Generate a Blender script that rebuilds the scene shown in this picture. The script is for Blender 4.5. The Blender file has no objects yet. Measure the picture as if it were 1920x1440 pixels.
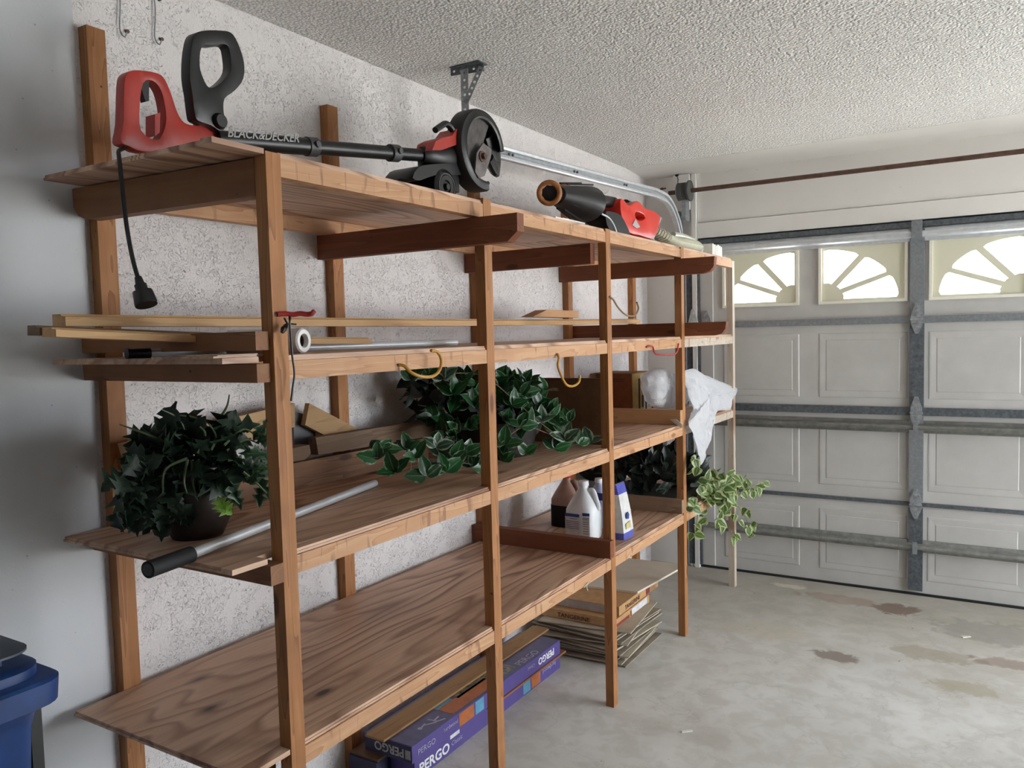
import bpy, bmesh, math, random
from mathutils import Vector, Matrix, Euler, Quaternion, noise
random.seed(7)
S = bpy.context.scene
COL = S.collection
# ------------------------------------------------------------------ camera
cam_data = bpy.data.cameras.new('camera'); cam = bpy.data.objects.new('camera', cam_data); COL.objects.link(cam)
cam_data.sensor_width = 36; cam_data.lens = 36 * 1496.0189 / 1920; cam_data.clip_start = .05
_y, _p, _r = [math.radians(v) for v in (-31.5217, -3.5923, -1.4369)]
_F = Vector((math.sin(_y)*math.cos(_p), math.cos(_y)*math.cos(_p), math.sin(_p)))
_R0 = Vector((math.cos(_y), -math.sin(_y), 0)); _U0 = _R0.cross(_F)
_R = math.cos(_r)*_R0 + math.sin(_r)*_U0; _U = -math.sin(_r)*_R0 + math.cos(_r)*_U0
cam.matrix_world = Matrix(((_R.x, _U.x, -_F.x, 2.0159), (_R.y, _U.y, -_F.y, -5.0895), (_R.z, _U.z, -_F.z, 1.5748), (0, 0, 0, 1)))
S.camera = cam
# ------------------------------------------------------------------ world, daylight, exposure
S.view_settings.view_transform = 'Standard'; S.view_settings.look = 'None'
S.view_settings.gamma = 1; S.view_settings.use_curve_mapping = False
S.view_settings.exposure = 0.82
S.cycles.diffuse_bounces = 6; S.cycles.max_bounces = 12; S.cycles.transparent_max_bounces = 12
S.cycles.sample_clamp_indirect = 20
W = bpy.data.worlds.new('overcast_sky'); S.world = W; W.use_nodes = True
bg = W.node_tree.nodes['Background']; bg.inputs['Color'].default_value = (.88, .94, 1, 1); bg.inputs['Strength'].default_value = 7.5
def area(name, loc, rot, sx, sy, power, col=(1, 1, 1), portal=False):
    d = bpy.data.lights.new(name, 'AREA'); d.shape = 'RECTANGLE'; d.size = sx; d.size_y = sy; d.energy = power; d.color = col
    o = bpy.data.objects.new(name, d); COL.objects.link(o); o.location = loc; o.rotation_euler = [math.radians(a) for a in rot]
    if portal: d.cycles.is_portal = True
    return o
# portals in the openings: the unseen side door inferred at right, and the fan windows
OY0, OY1, OZ = -2.45, -.12, 2.2
area('portal_open_side_door', (5.08, (OY0+OY1)/2, OZ/2), (0, 90, 0), OZ, OY1-OY0, 1, portal=True)
area('portal_fan_windows', (1.61, .11, 1.88), (-90, 0, 0), 2.3, .36, 1, portal=True)
sd = bpy.data.lights.new('sun', 'SUN'); sd.energy = 30; sd.angle = .01; sd.color = (1, .95, .88)
sun = bpy.data.objects.new('sun', sd); COL.objects.link(sun); sun.location = (-8, -2, 12); sun.rotation_euler = (0, math.radians(-40), 0)
# ------------------------------------------------------------------ material helpers
MATS = {}
class NT:
    def __init__(s, name):
        s.m = bpy.data.materials.new(name); s.m.use_nodes = True; s.t = s.m.node_tree; s.b = s.t.nodes['Principled BSDF']; s.out = s.t.nodes['Material Output']
        s.c = None
    def n(s, typ, **kw):
        nd = s.t.nodes.new(typ)
        for k, v in kw.items():
            if k.startswith('i_'):
                nd.inputs[k[2:].replace('_', ' ')].default_value = v
            else: setattr(nd, k, v)
        return nd
    def l(s, a, b): s.t.links.new(a, b)
    def coords(s, scale=(1, 1, 1), rnd=True):
        tc = s.n('ShaderNodeTexCoord'); v = tc.outputs['Object']
        if rnd:
            oi = s.n('ShaderNodeObjectInfo'); mu = s.n('ShaderNodeMath', operation='MULTIPLY'); mu.inputs[1].default_value = 17.3
            s.l(oi.outputs['Random'], mu.inputs[0])
            ad = s.n('ShaderNodeVectorMath', operation='ADD'); s.l(v, ad.inputs[0]); s.l(mu.outputs[0], ad.inputs[1]); v = ad.outputs[0]
        mp = s.n('ShaderNodeMapping'); mp.inputs['Scale'].default_value = scale; s.l(v, mp.inputs['Vector'])
        return mp.outputs[0]
    def noise(s, vec, scale, detail=4, rough=.6, dist=0):
        nd = s.n('ShaderNodeTexNoise'); nd.inputs['Scale'].default_value = scale; nd.inputs['Detail'].default_value = detail
        nd.inputs['Roughness'].default_value = rough; nd.inputs['Distortion'].default_value = dist; s.l(vec, nd.inputs['Vector']); return nd.outputs['Fac']
    def vor(s, vec, scale, feat='F1'):
        nd = s.n('ShaderNodeTexVoronoi', feature=feat); nd.inputs['Scale'].default_value = scale; s.l(vec, nd.inputs['Vector']); return nd.outputs['Distance']
    def math(s, op, a, b=None, clamp=False):
        nd = s.n('ShaderNodeMath', operation=op); nd.use_clamp = clamp
        for i, x in enumerate((a, b)):
            if x is None: continue
            if isinstance(x, (int, float)): nd.inputs[i].default_value = x
            else: s.l(x, nd.inputs[i])
        return nd.outputs[0]
    def ramp(s, fac, stops):
        nd = s.n('ShaderNodeValToRGB'); e = nd.color_ramp.elements
        while len(e) > 1: e.remove(e[-1])
        for i, (p, c) in enumerate(stops):
            if i == 0: el = e[0]; el.position = p
            else: el = e.new(p)
            if isinstance(c, (int, float)): c = (c, c, c)
            el.color = (*c, 1)
        s.l(fac, nd.inputs[0]); return nd.outputs[0]
    def mix(s, fac, a, b, mode='MIX'):
        nd = s.n('ShaderNodeMix', data_type='RGBA', blend_type=mode)
        for i, x in ((0, fac), (6, a), (7, b)):
            if isinstance(x, (int, float)): nd.inputs[i].default_value = x
            elif isinstance(x, tuple): nd.inputs[i].default_value = (*x, 1)
            else: s.l(x, nd.inputs[i])
        return nd.outputs[2]
    def bump(s, h, strength, dist=.01):
        nd = s.n('ShaderNodeBump'); nd.inputs['Strength'].default_value = strength; nd.inputs['Distance'].default_value = dist
        s.l(h, nd.inputs['Height']); s.l(nd.outputs[0], s.b.inputs['Normal'])
    def base(s, c):
        if isinstance(c, tuple): s.b.inputs['Base Color'].default_value = (*c, 1)
        else: s.l(c, s.b.inputs['Base Color'])
    def set(s, rough=.6, metal=0, **kw):
        s.b.inputs['Roughness'].default_value = rough; s.b.inputs['Metallic'].default_value = metal
        for k, v in kw.items(): s.b.inputs[k.replace('_', ' ')].default_value = v
        return s.m
def simple(name, col, rough=.5, metal=0, var=.12, scale=25, **kw):
    """plain finish with a little wear and grain"""
    if name in MATS: return MATS[name]
    t = NT(name); v = t.coords(); f = t.noise(v, scale, 4)
    dark = tuple(c*(1-var*1.6) for c in col); lite = tuple(min(1, c*(1+var)) for c in col)
    t.base(t.ramp(f, [(.3, dark), (.7, lite)])); t.bump(f, .08, .002)
    MATS[name] = t.set(rough, metal, **kw); return MATS[name]
def lumber(name, cols, axis, knots=True, rough=.65, rings=9, stain=.35):
    """sawn softwood: long streaks along `axis`, knots and nail heads"""
    key = name + axis
    if key in MATS: return MATS[key]
    t = NT(key); al, ac = .7, 9.
    sc = {'x': (al, ac, ac), 'y': (ac, al, ac), 'z': (ac, ac, al)}[axis]
    v = t.coords(sc); v1 = t.coords((1, 1, 1))
    n1 = t.noise(v, 1.2, 3, .5, .6); st = t.math('FRACT', t.math('MULTIPLY', n1, rings))
    c = t.ramp(st, [(0, cols[0]), (.45, cols[1]), (.85, cols[1]), (1, cols[2])])
    fine = t.noise(v, 14, 3, .7); c = t.mix(t.math('MULTIPLY', fine, .55), c, cols[2], 'MIX')
    blot = t.noise(v1, 5, 3); c = t.mix(t.ramp(blot, [(.5, 0.), (.75, stain)]), c, cols[3])
    if knots:
        ks = {'x': (1.2, 3.5, 3.5), 'y': (3.5, 1.2, 3.5), 'z': (3.5, 3.5, 1.2)}[axis]
        k = t.vor(t.coords(ks), 3.0); c = t.mix(t.ramp(k, [(.08, .95), (.14, 0.)]), c, cols[3])
        if name in ('pine', 'overlit_wood'):
            tk = t.noise(t.coords((3, 26, 5) if axis == 'y' else (2, 2, 2)), 1.2, 2, .6, .4); c = t.mix(t.ramp(tk, [(.60, 0.), (.67, .65)]), c, (.22, .09, .04))
        nl = t.vor(t.coords((1, 1, 1)), 11); c = t.mix(t.ramp(nl, [(.035, .9), (.05, 0.)]), c, (.03, .02, .015))
    t.base(c); t.bump(fine, .25, .002); MATS[key] = t.set(rough); return MATS[key]
def plywood(name, cols, wild=26, scale=(2.6, .42, 2.6)):
    if name in MATS: return MATS[name]
    t = NT(name); v = t.coords(scale); n0 = t.noise(v, .9, 2.5, .45, .25)
    st = t.math('FRACT', t.math('MULTIPLY', n0, wild))
    wide = t.noise(t.coords((1.2, .5, 1.2)), 1.3, 2)
    c = t.ramp(st, [(0, cols[0]), (.5, cols[1]), (.8, cols[2]), (1, cols[0])])
    c = t.mix(t.ramp(wide, [(.36, .65), (.62, .05)]), c, cols[1])
    fine = t.noise(t.coords((70, 2.2, 70)), 1, 4, .7)
    c = t.mix(t.ramp(fine, [(.45, 0.), (.80, .45)]), c, cols[2])
    dirt = t.noise(t.coords((2, 1.2, 2)), 2, 5); c = t.mix(t.ramp(dirt, [(.5, 0.), (.8, .6)]), c, cols[3])
    k = t.vor(t.coords((3.4, 1.5, 3.4)), 1.6); c = t.mix(t.ramp(k, [(.05, .95), (.08, .45), (.15, 0.)]), c, (.035, .014, .008))
    stk = t.noise(t.coords((5, .5, 5)), 1.3, 3, .5, .8); c = t.mix(t.ramp(stk, [(.56, 0.), (.66, .6)]), c, cols[2])
    t.base(c); t.bump(fine, .3, .0015); MATS[name] = t.set(.5); return MATS[name]
# palettes (linear): pale, mid, dark ring, stain
CED = ((.48, .225, .082), (.39, .168, .053), (.25, .092, .029), (.12, .042, .015))
PAL = ((.62, .385, .225), (.54, .305, .16), (.42, .205, .095), (.28, .11, .045))
OVERLIT = ((.62, .54, .44), (.55, .47, .38), (.40, .32, .25), (.30, .22, .16))
PIN = ((.55, .32, .15), (.50, .27, .12), (.40, .20, .085), (.30, .13, .05))
OLD = ((.20, .12, .06), (.16, .09, .045), (.10, .055, .03), (.05, .03, .02))
PLY = ((.70, .475, .335), (.58, .38, .255), (.21, .088, .048), (.28, .15, .09))
# ------------------------------------------------------------------ object helpers
def root(name, loc, label=None, cat=None, group=None, kind=None, rz=0):
    o = bpy.data.objects.new(name, None); o.empty_display_size = .05; COL.objects.link(o)
    o.location = loc; o.rotation_euler = (0, 0, rz)
    tag(o, label, cat, group, kind); o['_m'] = 0; del o['_m']
    return o
def tag(o, label=None, cat=None, group=None, kind=None):
    if label: o['label'] = label
    if cat: o['category'] = cat
    if group: o['group'] = group
    if kind: o['kind'] = kind
    return o
def locmat(o): return Matrix.Translation(o.location) @ o.rotation_euler.to_matrix().to_4x4() @ Matrix.Diagonal((*o.scale, 1))
def wmat(o):
    return (wmat(o.parent) @ locmat(o)) if o.parent else locmat(o)
def obj(name, bm, mat, parent=None, smooth=False, local=False, label=None, kind=None, cat=None, group=None, bevel=0):
    """link a bmesh built in world coordinates (or in the parent's when local) as one object"""
    me = bpy.data.meshes.new(name)
    if bevel: bmesh.ops.bevel(bm, geom=[e for e in bm.edges if e.is_manifold and e.calc_face_angle(0) > .5], offset=bevel, segments=2, affect='EDGES', profile=.5, clamp_overlap=True)
    bmesh.ops.recalc_face_normals(bm, faces=bm.faces)
    if parent is None and not local:
        if bm.verts:
            c = sum((v.co for v in bm.verts), Vector())/len(bm.verts); c.z = min(v.co.z for v in bm.verts)
        else: c = Vector()
        bmesh.ops.translate(bm, vec=-c, verts=bm.verts)
    elif parent and not local:
        bmesh.ops.transform(bm, matrix=wmat(parent).inverted(), verts=bm.verts)
    bm.to_mesh(me); bm.free()
    ms = mat if isinstance(mat, (list, tuple)) else [mat]
    for m in ms: me.materials.append(m)
    if smooth: me.shade_smooth() if smooth is True else me.shade_smooth()
    o = bpy.data.objects.new(name, me); COL.objects.link(o)
    if smooth == 'auto' or bevel: sharpen(me)
    if parent: o.parent = parent
    elif not local: o.location = c
    tag(o, label, cat, group, kind); return o
def sharpen(me, ang=math.radians(35)):
    me.shade_smooth(); b = bmesh.new(); b.from_mesh(me)
    for e in b.edges: e.smooth = e.is_manifold and e.calc_face_angle(9) < ang
    b.to_mesh(me); b.free()
def BM(): return bmesh.new()
def box(bm, x0, x1, y0, y1, z0, z1, mi=0, M=None):
    vs = [bm.verts.new((x, y, z)) for x in (x0, x1) for y in (y0, y1) for z in (z0, z1)]
    fs = [(0, 1, 3, 2), (4, 6, 7, 5), (0, 4, 5, 1), (2, 3, 7, 6), (0, 2, 6, 4), (1, 5, 7, 3)]
    for f in fs: bm.faces.new([vs[i] for i in f]).material_index = mi
    if M: bmesh.ops.transform(bm, matrix=M, verts=vs)
    return vs
def B(*a, **k):
    bm = BM(); box(bm, *a, **k); return bm
def obox(bm, c, size, M3, mi=0):
    """box of size centred at c, oriented by a 3x3"""
    sx, sy, sz = [v/2 for v in size]
    return box(bm, -sx, sx, -sy, sy, -sz, sz, mi, Matrix.Translation(c) @ M3.to_4x4())
def rotz(a): return Matrix.Rotation(math.radians(a), 3, 'Z')
def prism(bm, pts, ax, a0, a1, mi=0):
    """polygon given in the other two axes (cyclic x,y,z order without ax), extruded along ax"""
    def P(p, a):
        return {'x': (a, p[0], p[1]), 'y': (p[0], a, p[1]), 'z': (p[0], p[1], a)}[ax]
    A = [bm.verts.new(P(p, a0)) for p in pts]; Bv = [bm.verts.new(P(p, a1)) for p in pts]; n = len(pts)
    for vs in (A, Bv):
        f = bm.faces.new(vs); f.material_index = mi
    for i in range(n): bm.faces.new((A[i], A[(i+1) % n], Bv[(i+1) % n], Bv[i])).material_index = mi
    return A + Bv
def plate(bm, outer, holes, ax, a0, a1, mi=0):
    """flat plate with holes, extruded"""
    def P(p, a): return {'x': (a, p[0], p[1]), 'y': (p[0], a, p[1]), 'z': (p[0], p[1], a)}[ax]
    es = []; vsall = []
    for loop in [outer] + holes:
        vs = [bm.verts.new(P(p, a0)) for p in loop]; vsall += vs
        es += [bm.edges.new((vs[i], vs[(i+1) % len(vs)])) for i in range(len(vs))]
    r = bmesh.ops.triangle_fill(bm, use_beauty=True, edges=es)
    fs = [g for g in r['geom'] if isinstance(g, bmesh.types.BMFace)]
    ex = bmesh.ops.extrude_face_region(bm, geom=fs)
    nv = [g for g in ex['geom'] if isinstance(g, bmesh.types.BMVert)]
    d = {'x': (a1-a0, 0, 0), 'y': (0, a1-a0, 0), 'z': (0, 0, a1-a0)}[ax]
    bmesh.ops.translate(bm, vec=d, verts=nv)
    return vsall + nv
def spline(pts, n=8, closed=False):
    P = [Vector(p) for p in pts]; out = []; m = len(P)
    rng = range(m if closed else m-1)
    for i in rng:
        p0 = P[(i-1) % m] if (closed or i > 0) else P[0]; p1 = P[i]; p2 = P[(i+1) % m]; p3 = P[(i+2) % m] if (closed or i+2 < m) else P[-1]
        for k in range(n):
            t = k/n; out.append(.5*((2*p1)+(-p0+p2)*t+(2*p0-5*p1+4*p2-p3)*t*t+(-p0+3*p1-3*p2+p3)*t**3))
    if not closed: out.append(P[-1])
    return out
def sp2(pts, n=4):
    return [(p.x, p.y) for p in spline([(a, b, 0) for a, b in pts], n, True)]
def tube(bm, pts, r, seg=10, mi=0, cap=True, flat=1.0):
    """swept tube; r number or per-point list"""
    P = [Vector(p) for p in pts]; n = len(P); rs = r if isinstance(r, (list, tuple)) else [r]*n
    t0 = (P[1]-P[0]).normalized(); up = Vector((0, 0, 1)) if abs(t0.z) < .9 else Vector((1, 0, 0))
    nrm = t0.cross(up).normalized(); rings = []
    for i in range(n):
        t = (P[min(i+1, n-1)]-P[max(i-1, 0)]).normalized()
        nrm = (nrm - t*nrm.dot(t)).normalized(); bi = t.cross(nrm)
        rings.append([bm.verts.new(P[i]+rs[i]*(math.cos(a)*nrm+flat*math.sin(a)*bi)) for a in [2*math.pi*k/seg for k in range(seg)]])
    for i in range(n-1):
        for k in range(seg): bm.faces.new((rings[i][k], rings[i][(k+1) % seg], rings[i+1][(k+1) % seg], rings[i+1][k])).material_index = mi
    if cap:
        bm.faces.new(rings[0][::-1]).material_index = mi; bm.faces.new(rings[-1]).material_index = mi
def cyl(bm, p0, p1, r, seg=16, mi=0, r1=None): tube(bm, [p0, p1], [r, r if r1 is None else r1], seg, mi)
def lathe(bm, prof, c, axis='z', seg=24, mi=0, a0=0, a1=360, closed_prof=False):
    """revolve (r,h) profile about axis through c"""
    full = abs(a1-a0) >= 360; n = seg if full else seg+1; rings = []
    for k in range(n):
        a = math.radians(a0+(a1-a0)*k/seg); ring = []
        for r, h in prof:
            u, w = r*math.cos(a), r*math.sin(a)
            p = {'z': (u, w, h), 'x': (h, u, w), 'y': (w, h, u)}[axis]; ring.append(bm.verts.new(Vector(p)+Vector(c)))
        rings.append(ring)
    m = len(prof)
    for k in range(seg):
        A, Bq = rings[k], rings[(k+1) % n]
        for i in range(m if closed_prof else m-1):
            j = (i+1) % m
            try: bm.faces.new((A[i], A[j], Bq[j], Bq[i])).material_index = mi
            except ValueError: pass
    if not full and closed_prof:
        bm.faces.new(rings[0]); bm.faces.new(rings[-1][::-1])
    bmesh.ops.remove_doubles(bm, verts=bm.verts, dist=1e-6)
def text(parent, s, size, origin, xdir, zdir, mat, name='lettering', ext=.0006, sx=1.0, bold=0):
    """flat lettering as a mesh: xdir is the reading direction, zdir the letters' up"""
    cu = bpy.data.curves.new(name, 'FONT'); cu.body = s; cu.size = size; cu.extrude = ext; cu.align_x = 'LEFT'; cu.resolution_u = 3; cu.offset = bold
    t = bpy.data.objects.new(name, cu); COL.objects.link(t); bpy.context.view_layer.update()
    me = bpy.data.meshes.new_from_object(t.evaluated_get(bpy.context.evaluated_depsgraph_get()))
    bpy.data.objects.remove(t); X = Vector(xdir).normalized(); U = Vector(zdir).normalized(); N = X.cross(U)
    M = Matrix(((X.x*sx, U.x, N.x, origin[0]), (X.y*sx, U.y, N.y, origin[1]), (X.z*sx, U.z, N.z, origin[2]), (0, 0, 0, 1)))
    me.transform((wmat(parent).inverted() if parent else Matrix()) @ M); me.materials.clear(); me.materials.append(mat); me.name = name
    o = bpy.data.objects.new(name, me); COL.objects.link(o); o.parent = parent; return o
# ================================================================== THE SETTING
H = 2.603; WX = -.02; RX = 5.0; BY = -7.0
def wallmat(name, col, strength, sc=1.0, blue=0):
    t = NT(name); v = t.coords((1, 1, 1), False)
    # knockdown plaster: short curled trowel ridges, broken up by a larger mask
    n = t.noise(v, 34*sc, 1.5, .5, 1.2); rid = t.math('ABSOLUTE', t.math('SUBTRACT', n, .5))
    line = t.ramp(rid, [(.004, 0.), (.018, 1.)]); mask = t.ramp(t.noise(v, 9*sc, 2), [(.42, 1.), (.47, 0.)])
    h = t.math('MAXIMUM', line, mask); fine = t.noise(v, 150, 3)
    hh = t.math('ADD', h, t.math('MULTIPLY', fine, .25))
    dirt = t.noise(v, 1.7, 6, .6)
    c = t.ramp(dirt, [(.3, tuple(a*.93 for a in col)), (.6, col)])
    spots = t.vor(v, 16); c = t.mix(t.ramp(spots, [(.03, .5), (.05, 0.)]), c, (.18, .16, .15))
    if strength > .4: c = t.mix(t.math('MULTIPLY', t.math('SUBTRACT', 1.0, h), .30), c, (.2, .18, .18))  # squiggle lines darkened in the colour: tiny relief shadows and some dirt
    t.base(c); t.bump(hh, strength, .010); return t.set(.8)
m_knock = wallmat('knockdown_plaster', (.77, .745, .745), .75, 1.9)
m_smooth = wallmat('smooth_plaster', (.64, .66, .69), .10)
m_paint = wallmat('painted_board', (.76, .74, .71), .12); m_far = wallmat('fill_cutting_walls', (.30, .28, .26), .12)  # unseen back and right walls coloured dark to cut their fill light
def popcorn():
    t = NT('popcorn_ceiling'); v = t.coords((1, 1, 1), False)
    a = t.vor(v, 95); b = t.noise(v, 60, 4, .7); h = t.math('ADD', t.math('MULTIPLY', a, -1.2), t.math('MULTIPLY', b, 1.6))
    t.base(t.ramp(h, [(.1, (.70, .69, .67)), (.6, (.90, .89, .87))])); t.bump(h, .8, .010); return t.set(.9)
def concrete(name, outside=False):
    t = NT(name); v = t.coords((1, 1, 1), False)
    n1 = t.noise(v, 2.2, 8, .65); n2 = t.noise(v, 9, 6, .6, .5)
    c = t.ramp(n1, [(.25, (.44, .42, .375)), (.42, (.57, .56, .53)), (.7, (.66, .655, .635))])
    c = t.mix(t.ramp(n2, [(.42, .3), (.55, 0.)]), c, (.36, .34, .29))
    pale = t.noise(v, 5, 3); c = t.mix(t.ramp(pale, [(.60, 0.), (.80, .4)]), c, (.72, .71, .65))
    if not outside:
        # brownish belt growing towards the door, rusty patches and oil drips where the photograph has them
        sep = t.n('ShaderNodeSeparateXYZ'); t.l(v, sep.inputs[0])
        belt = t.math('ADD', sep.outputs['Y'], t.math('MULTIPLY', t.noise(v, 3, 4), .8))
        belt_f = t.n('ShaderNodeMapRange'); t.l(belt, belt_f.inputs[0]); belt_f.inputs[1].default_value = -1.15; belt_f.inputs[2].default_value = .2
        c = t.mix(t.math('MULTIPLY', belt_f.outputs[0], .6), c, (.27, .235, .17))
        for (px, py, rx, ry, col, s) in ((1.53, -.30, .14, .12, (.16, .10, .07), .8), (1.36, -1.13, .13, .09, (.20, .155, .13), .8), (1.25, -.27, .28, .10, (.30, .20, .14), .5),
                                         (1.75, -.90, .26, .10, (.30, .25, .17), .55), (1.9, -1.22, .18, .09, (.34, .30, .20), .6), (2.1, -.85, .22, .08, (.24, .16, .12), .6), (.93, -.16, .12, .05, (.62, .57, .46), .8), (1.0, -.95, .25, .16, (.5, .45, .36), .5), (2.0, -.45, .35, .2, (.26, .25, .22), .6)):
            mp = t.n('ShaderNodeMapping', vector_type='POINT'); mp.inputs['Location'].default_value = (-px/rx, -py/ry, 0); mp.inputs['Scale'].default_value = (1/rx, 1/ry, 0.)
            t.l(v, mp.inputs[0]); ln = t.n('ShaderNodeVectorMath', operation='LENGTH'); t.l(mp.outputs[0], ln.inputs[0])
            d = t.math('ADD', ln.outputs['Value'], t.math('MULTIPLY', t.noise(v, 11, 5, .6, 1.0), 1.6))
            c = t.mix(t.ramp(t.math('MULTIPLY', d, .5), [(.72, s), (.84, 0.)]), c, col)
        sp = t.vor(v, 5.5); c = t.mix(t.ramp(sp, [(.02, .85), (.03, 0.)]), c, (.05, .045, .04))
        sp = t.vor(t.coords((1, 2.3, 1), False), 9); c = t.mix(t.ramp(sp, [(.02, .8), (.035, 0.)]), c, (.12, .11, .10))
        cr = t.math('ABSOLUTE', t.math('SUBTRACT', t.noise(v, 1.1, 5, .55), .5)); c = t.mix(t.ramp(cr, [(.0010, .25), (.0025, 0.)]), c, (.3, .29, .27))
    t.base(c); t.bump(n2, .12, .004); return t.set(.72)
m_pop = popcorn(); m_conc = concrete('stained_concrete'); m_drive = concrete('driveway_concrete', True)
obj('floor', B(WX-.2, RX, BY, .12, -.12, 0), m_conc, local=True, kind='structure')
obj('driveway', B(-12, 24, -16, 16, -.30, -.13), m_drive, local=True, kind='structure', label='sunlit concrete driveway outside the doors')
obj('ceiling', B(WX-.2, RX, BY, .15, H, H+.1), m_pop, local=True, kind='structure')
bm = BM(); prism(bm, [(-.32, H+.02), (-.32, H-.001), (-.16, H-.012), (0, H-.028), (0, H+.02)], 'x', WX, RX)
obj('trim_1', bm, m_paint, local=True, kind='structure')
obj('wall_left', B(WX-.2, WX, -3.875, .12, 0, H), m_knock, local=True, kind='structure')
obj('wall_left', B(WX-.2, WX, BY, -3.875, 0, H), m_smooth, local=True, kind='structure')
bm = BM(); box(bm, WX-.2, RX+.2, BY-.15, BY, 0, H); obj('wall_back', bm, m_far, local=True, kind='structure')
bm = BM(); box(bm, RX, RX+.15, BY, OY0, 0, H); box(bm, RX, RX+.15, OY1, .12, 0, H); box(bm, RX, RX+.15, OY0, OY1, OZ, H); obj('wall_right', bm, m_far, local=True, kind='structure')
# door wall: stub left of the door, pier between doors, header with its lower board
DX0, DX1, DH = .33, 2.885, 2.16
bm = BM(); box(bm, WX, DX0, 0, .14, 0, H); box(bm, DX1, RX+.15, 0, .14, 0, H)
obj('wall_front', bm, m_paint, local=True, kind='structure')
obj('trim_3', B(.335, RX, -.004, .14, 2.262, H-.012), m_paint, local=True, kind='structure')
obj('trim_4', B(.335, RX, -.016, .14, DH, 2.258), m_paint, local=True, kind='structure')
bm = BM(); box(bm, .303, .332, -.03, .0, 0, H-.03, 0); box(bm, .283, .3, -.018, .0, 0, 2.42)
obj('trim_2', bm, m_paint, local=True, kind='structure')
# ------------------------------------------------------------------ garage door
m_door = simple('door_enamel', (.50, .49, .47), .45, 0, .05, 6)
m_galv = simple('galvanised_steel', (.30, .32, .34), .42, .5, .12, 60)
m_galvd = simple('dull_and_shaded_steel', (.13, .145, .16), .5, .4, .25, 60)
m_galvl = simple('bright_galvanised_steel', (.66, .69, .72), .32, .45, .08, 30)
m_dark = simple('gasket_and_hole_dark', (.012, .012, .012), .8)  # black rubber seals, and the painted dark of two openings
m_black = simple('black_plastic', (.006, .006, .0065), .42, 0, .2)
t = NT('cream_insert'); t.base((.66, .645, .52)); tr = t.n('ShaderNodeBsdfTranslucent'); tr.inputs[0].default_value = (.60, .57, .45, 1); ms = t.n('ShaderNodeMixShader'); ms.inputs[0].default_value = .10
t.l(t.b.outputs[0], ms.inputs[1]); t.l(tr.outputs[0], ms.inputs[2]); t.l(ms.outputs[0], t.out.inputs[0]); m_cream = t.set(.5)
t = NT('window_glass'); tp = t.n('ShaderNodeBsdfTransparent'); gl = t.n('ShaderNodeBsdfGlossy'); gl.inputs['Roughness'].default_value = .03; ms = t.n('ShaderNodeMixShader'); ms.inputs[0].default_value = .06
t.l(tp.outputs[0], ms.inputs[1]); t.l(gl.outputs[0], ms.inputs[2]); t.l(ms.outputs[0], t.out.inputs[0]); m_glass = t.m
door = root('door_1', ((DX0+DX1)/2, .04, 0), 'white panelled sectional garage door with sunburst windows in its top row', None, None, 'structure')
XS = [(.492, .962), (1.076, 1.560), (1.668, 2.15), (2.262, 2.73)]; SH = .533
def panel_recess(bm, x0, x1, z0, z1, y0):
    """embossed panel: sunk groove, chamfer and raised field (faces the room, -y)"""
    loops = []
    for (o, d) in ((0, 0), (.004, -.003), (.012, -.0035), (.040, -.0015), (.044, -.0035)):
        loops.append([bm.verts.new(p) for p in ((x0+o, y0+d, z0+o), (x1-o, y0+d, z0+o), (x1-o, y0+d, z1-o), (x0+o, y0+d, z1-o))])
    for a, b in zip(loops, loops[1:]):
        for i in range(4): bm.faces.new((a[i], a[(i+1) % 4], b[(i+1) % 4], b[i]))
    bm.faces.new(loops[-1])
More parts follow.
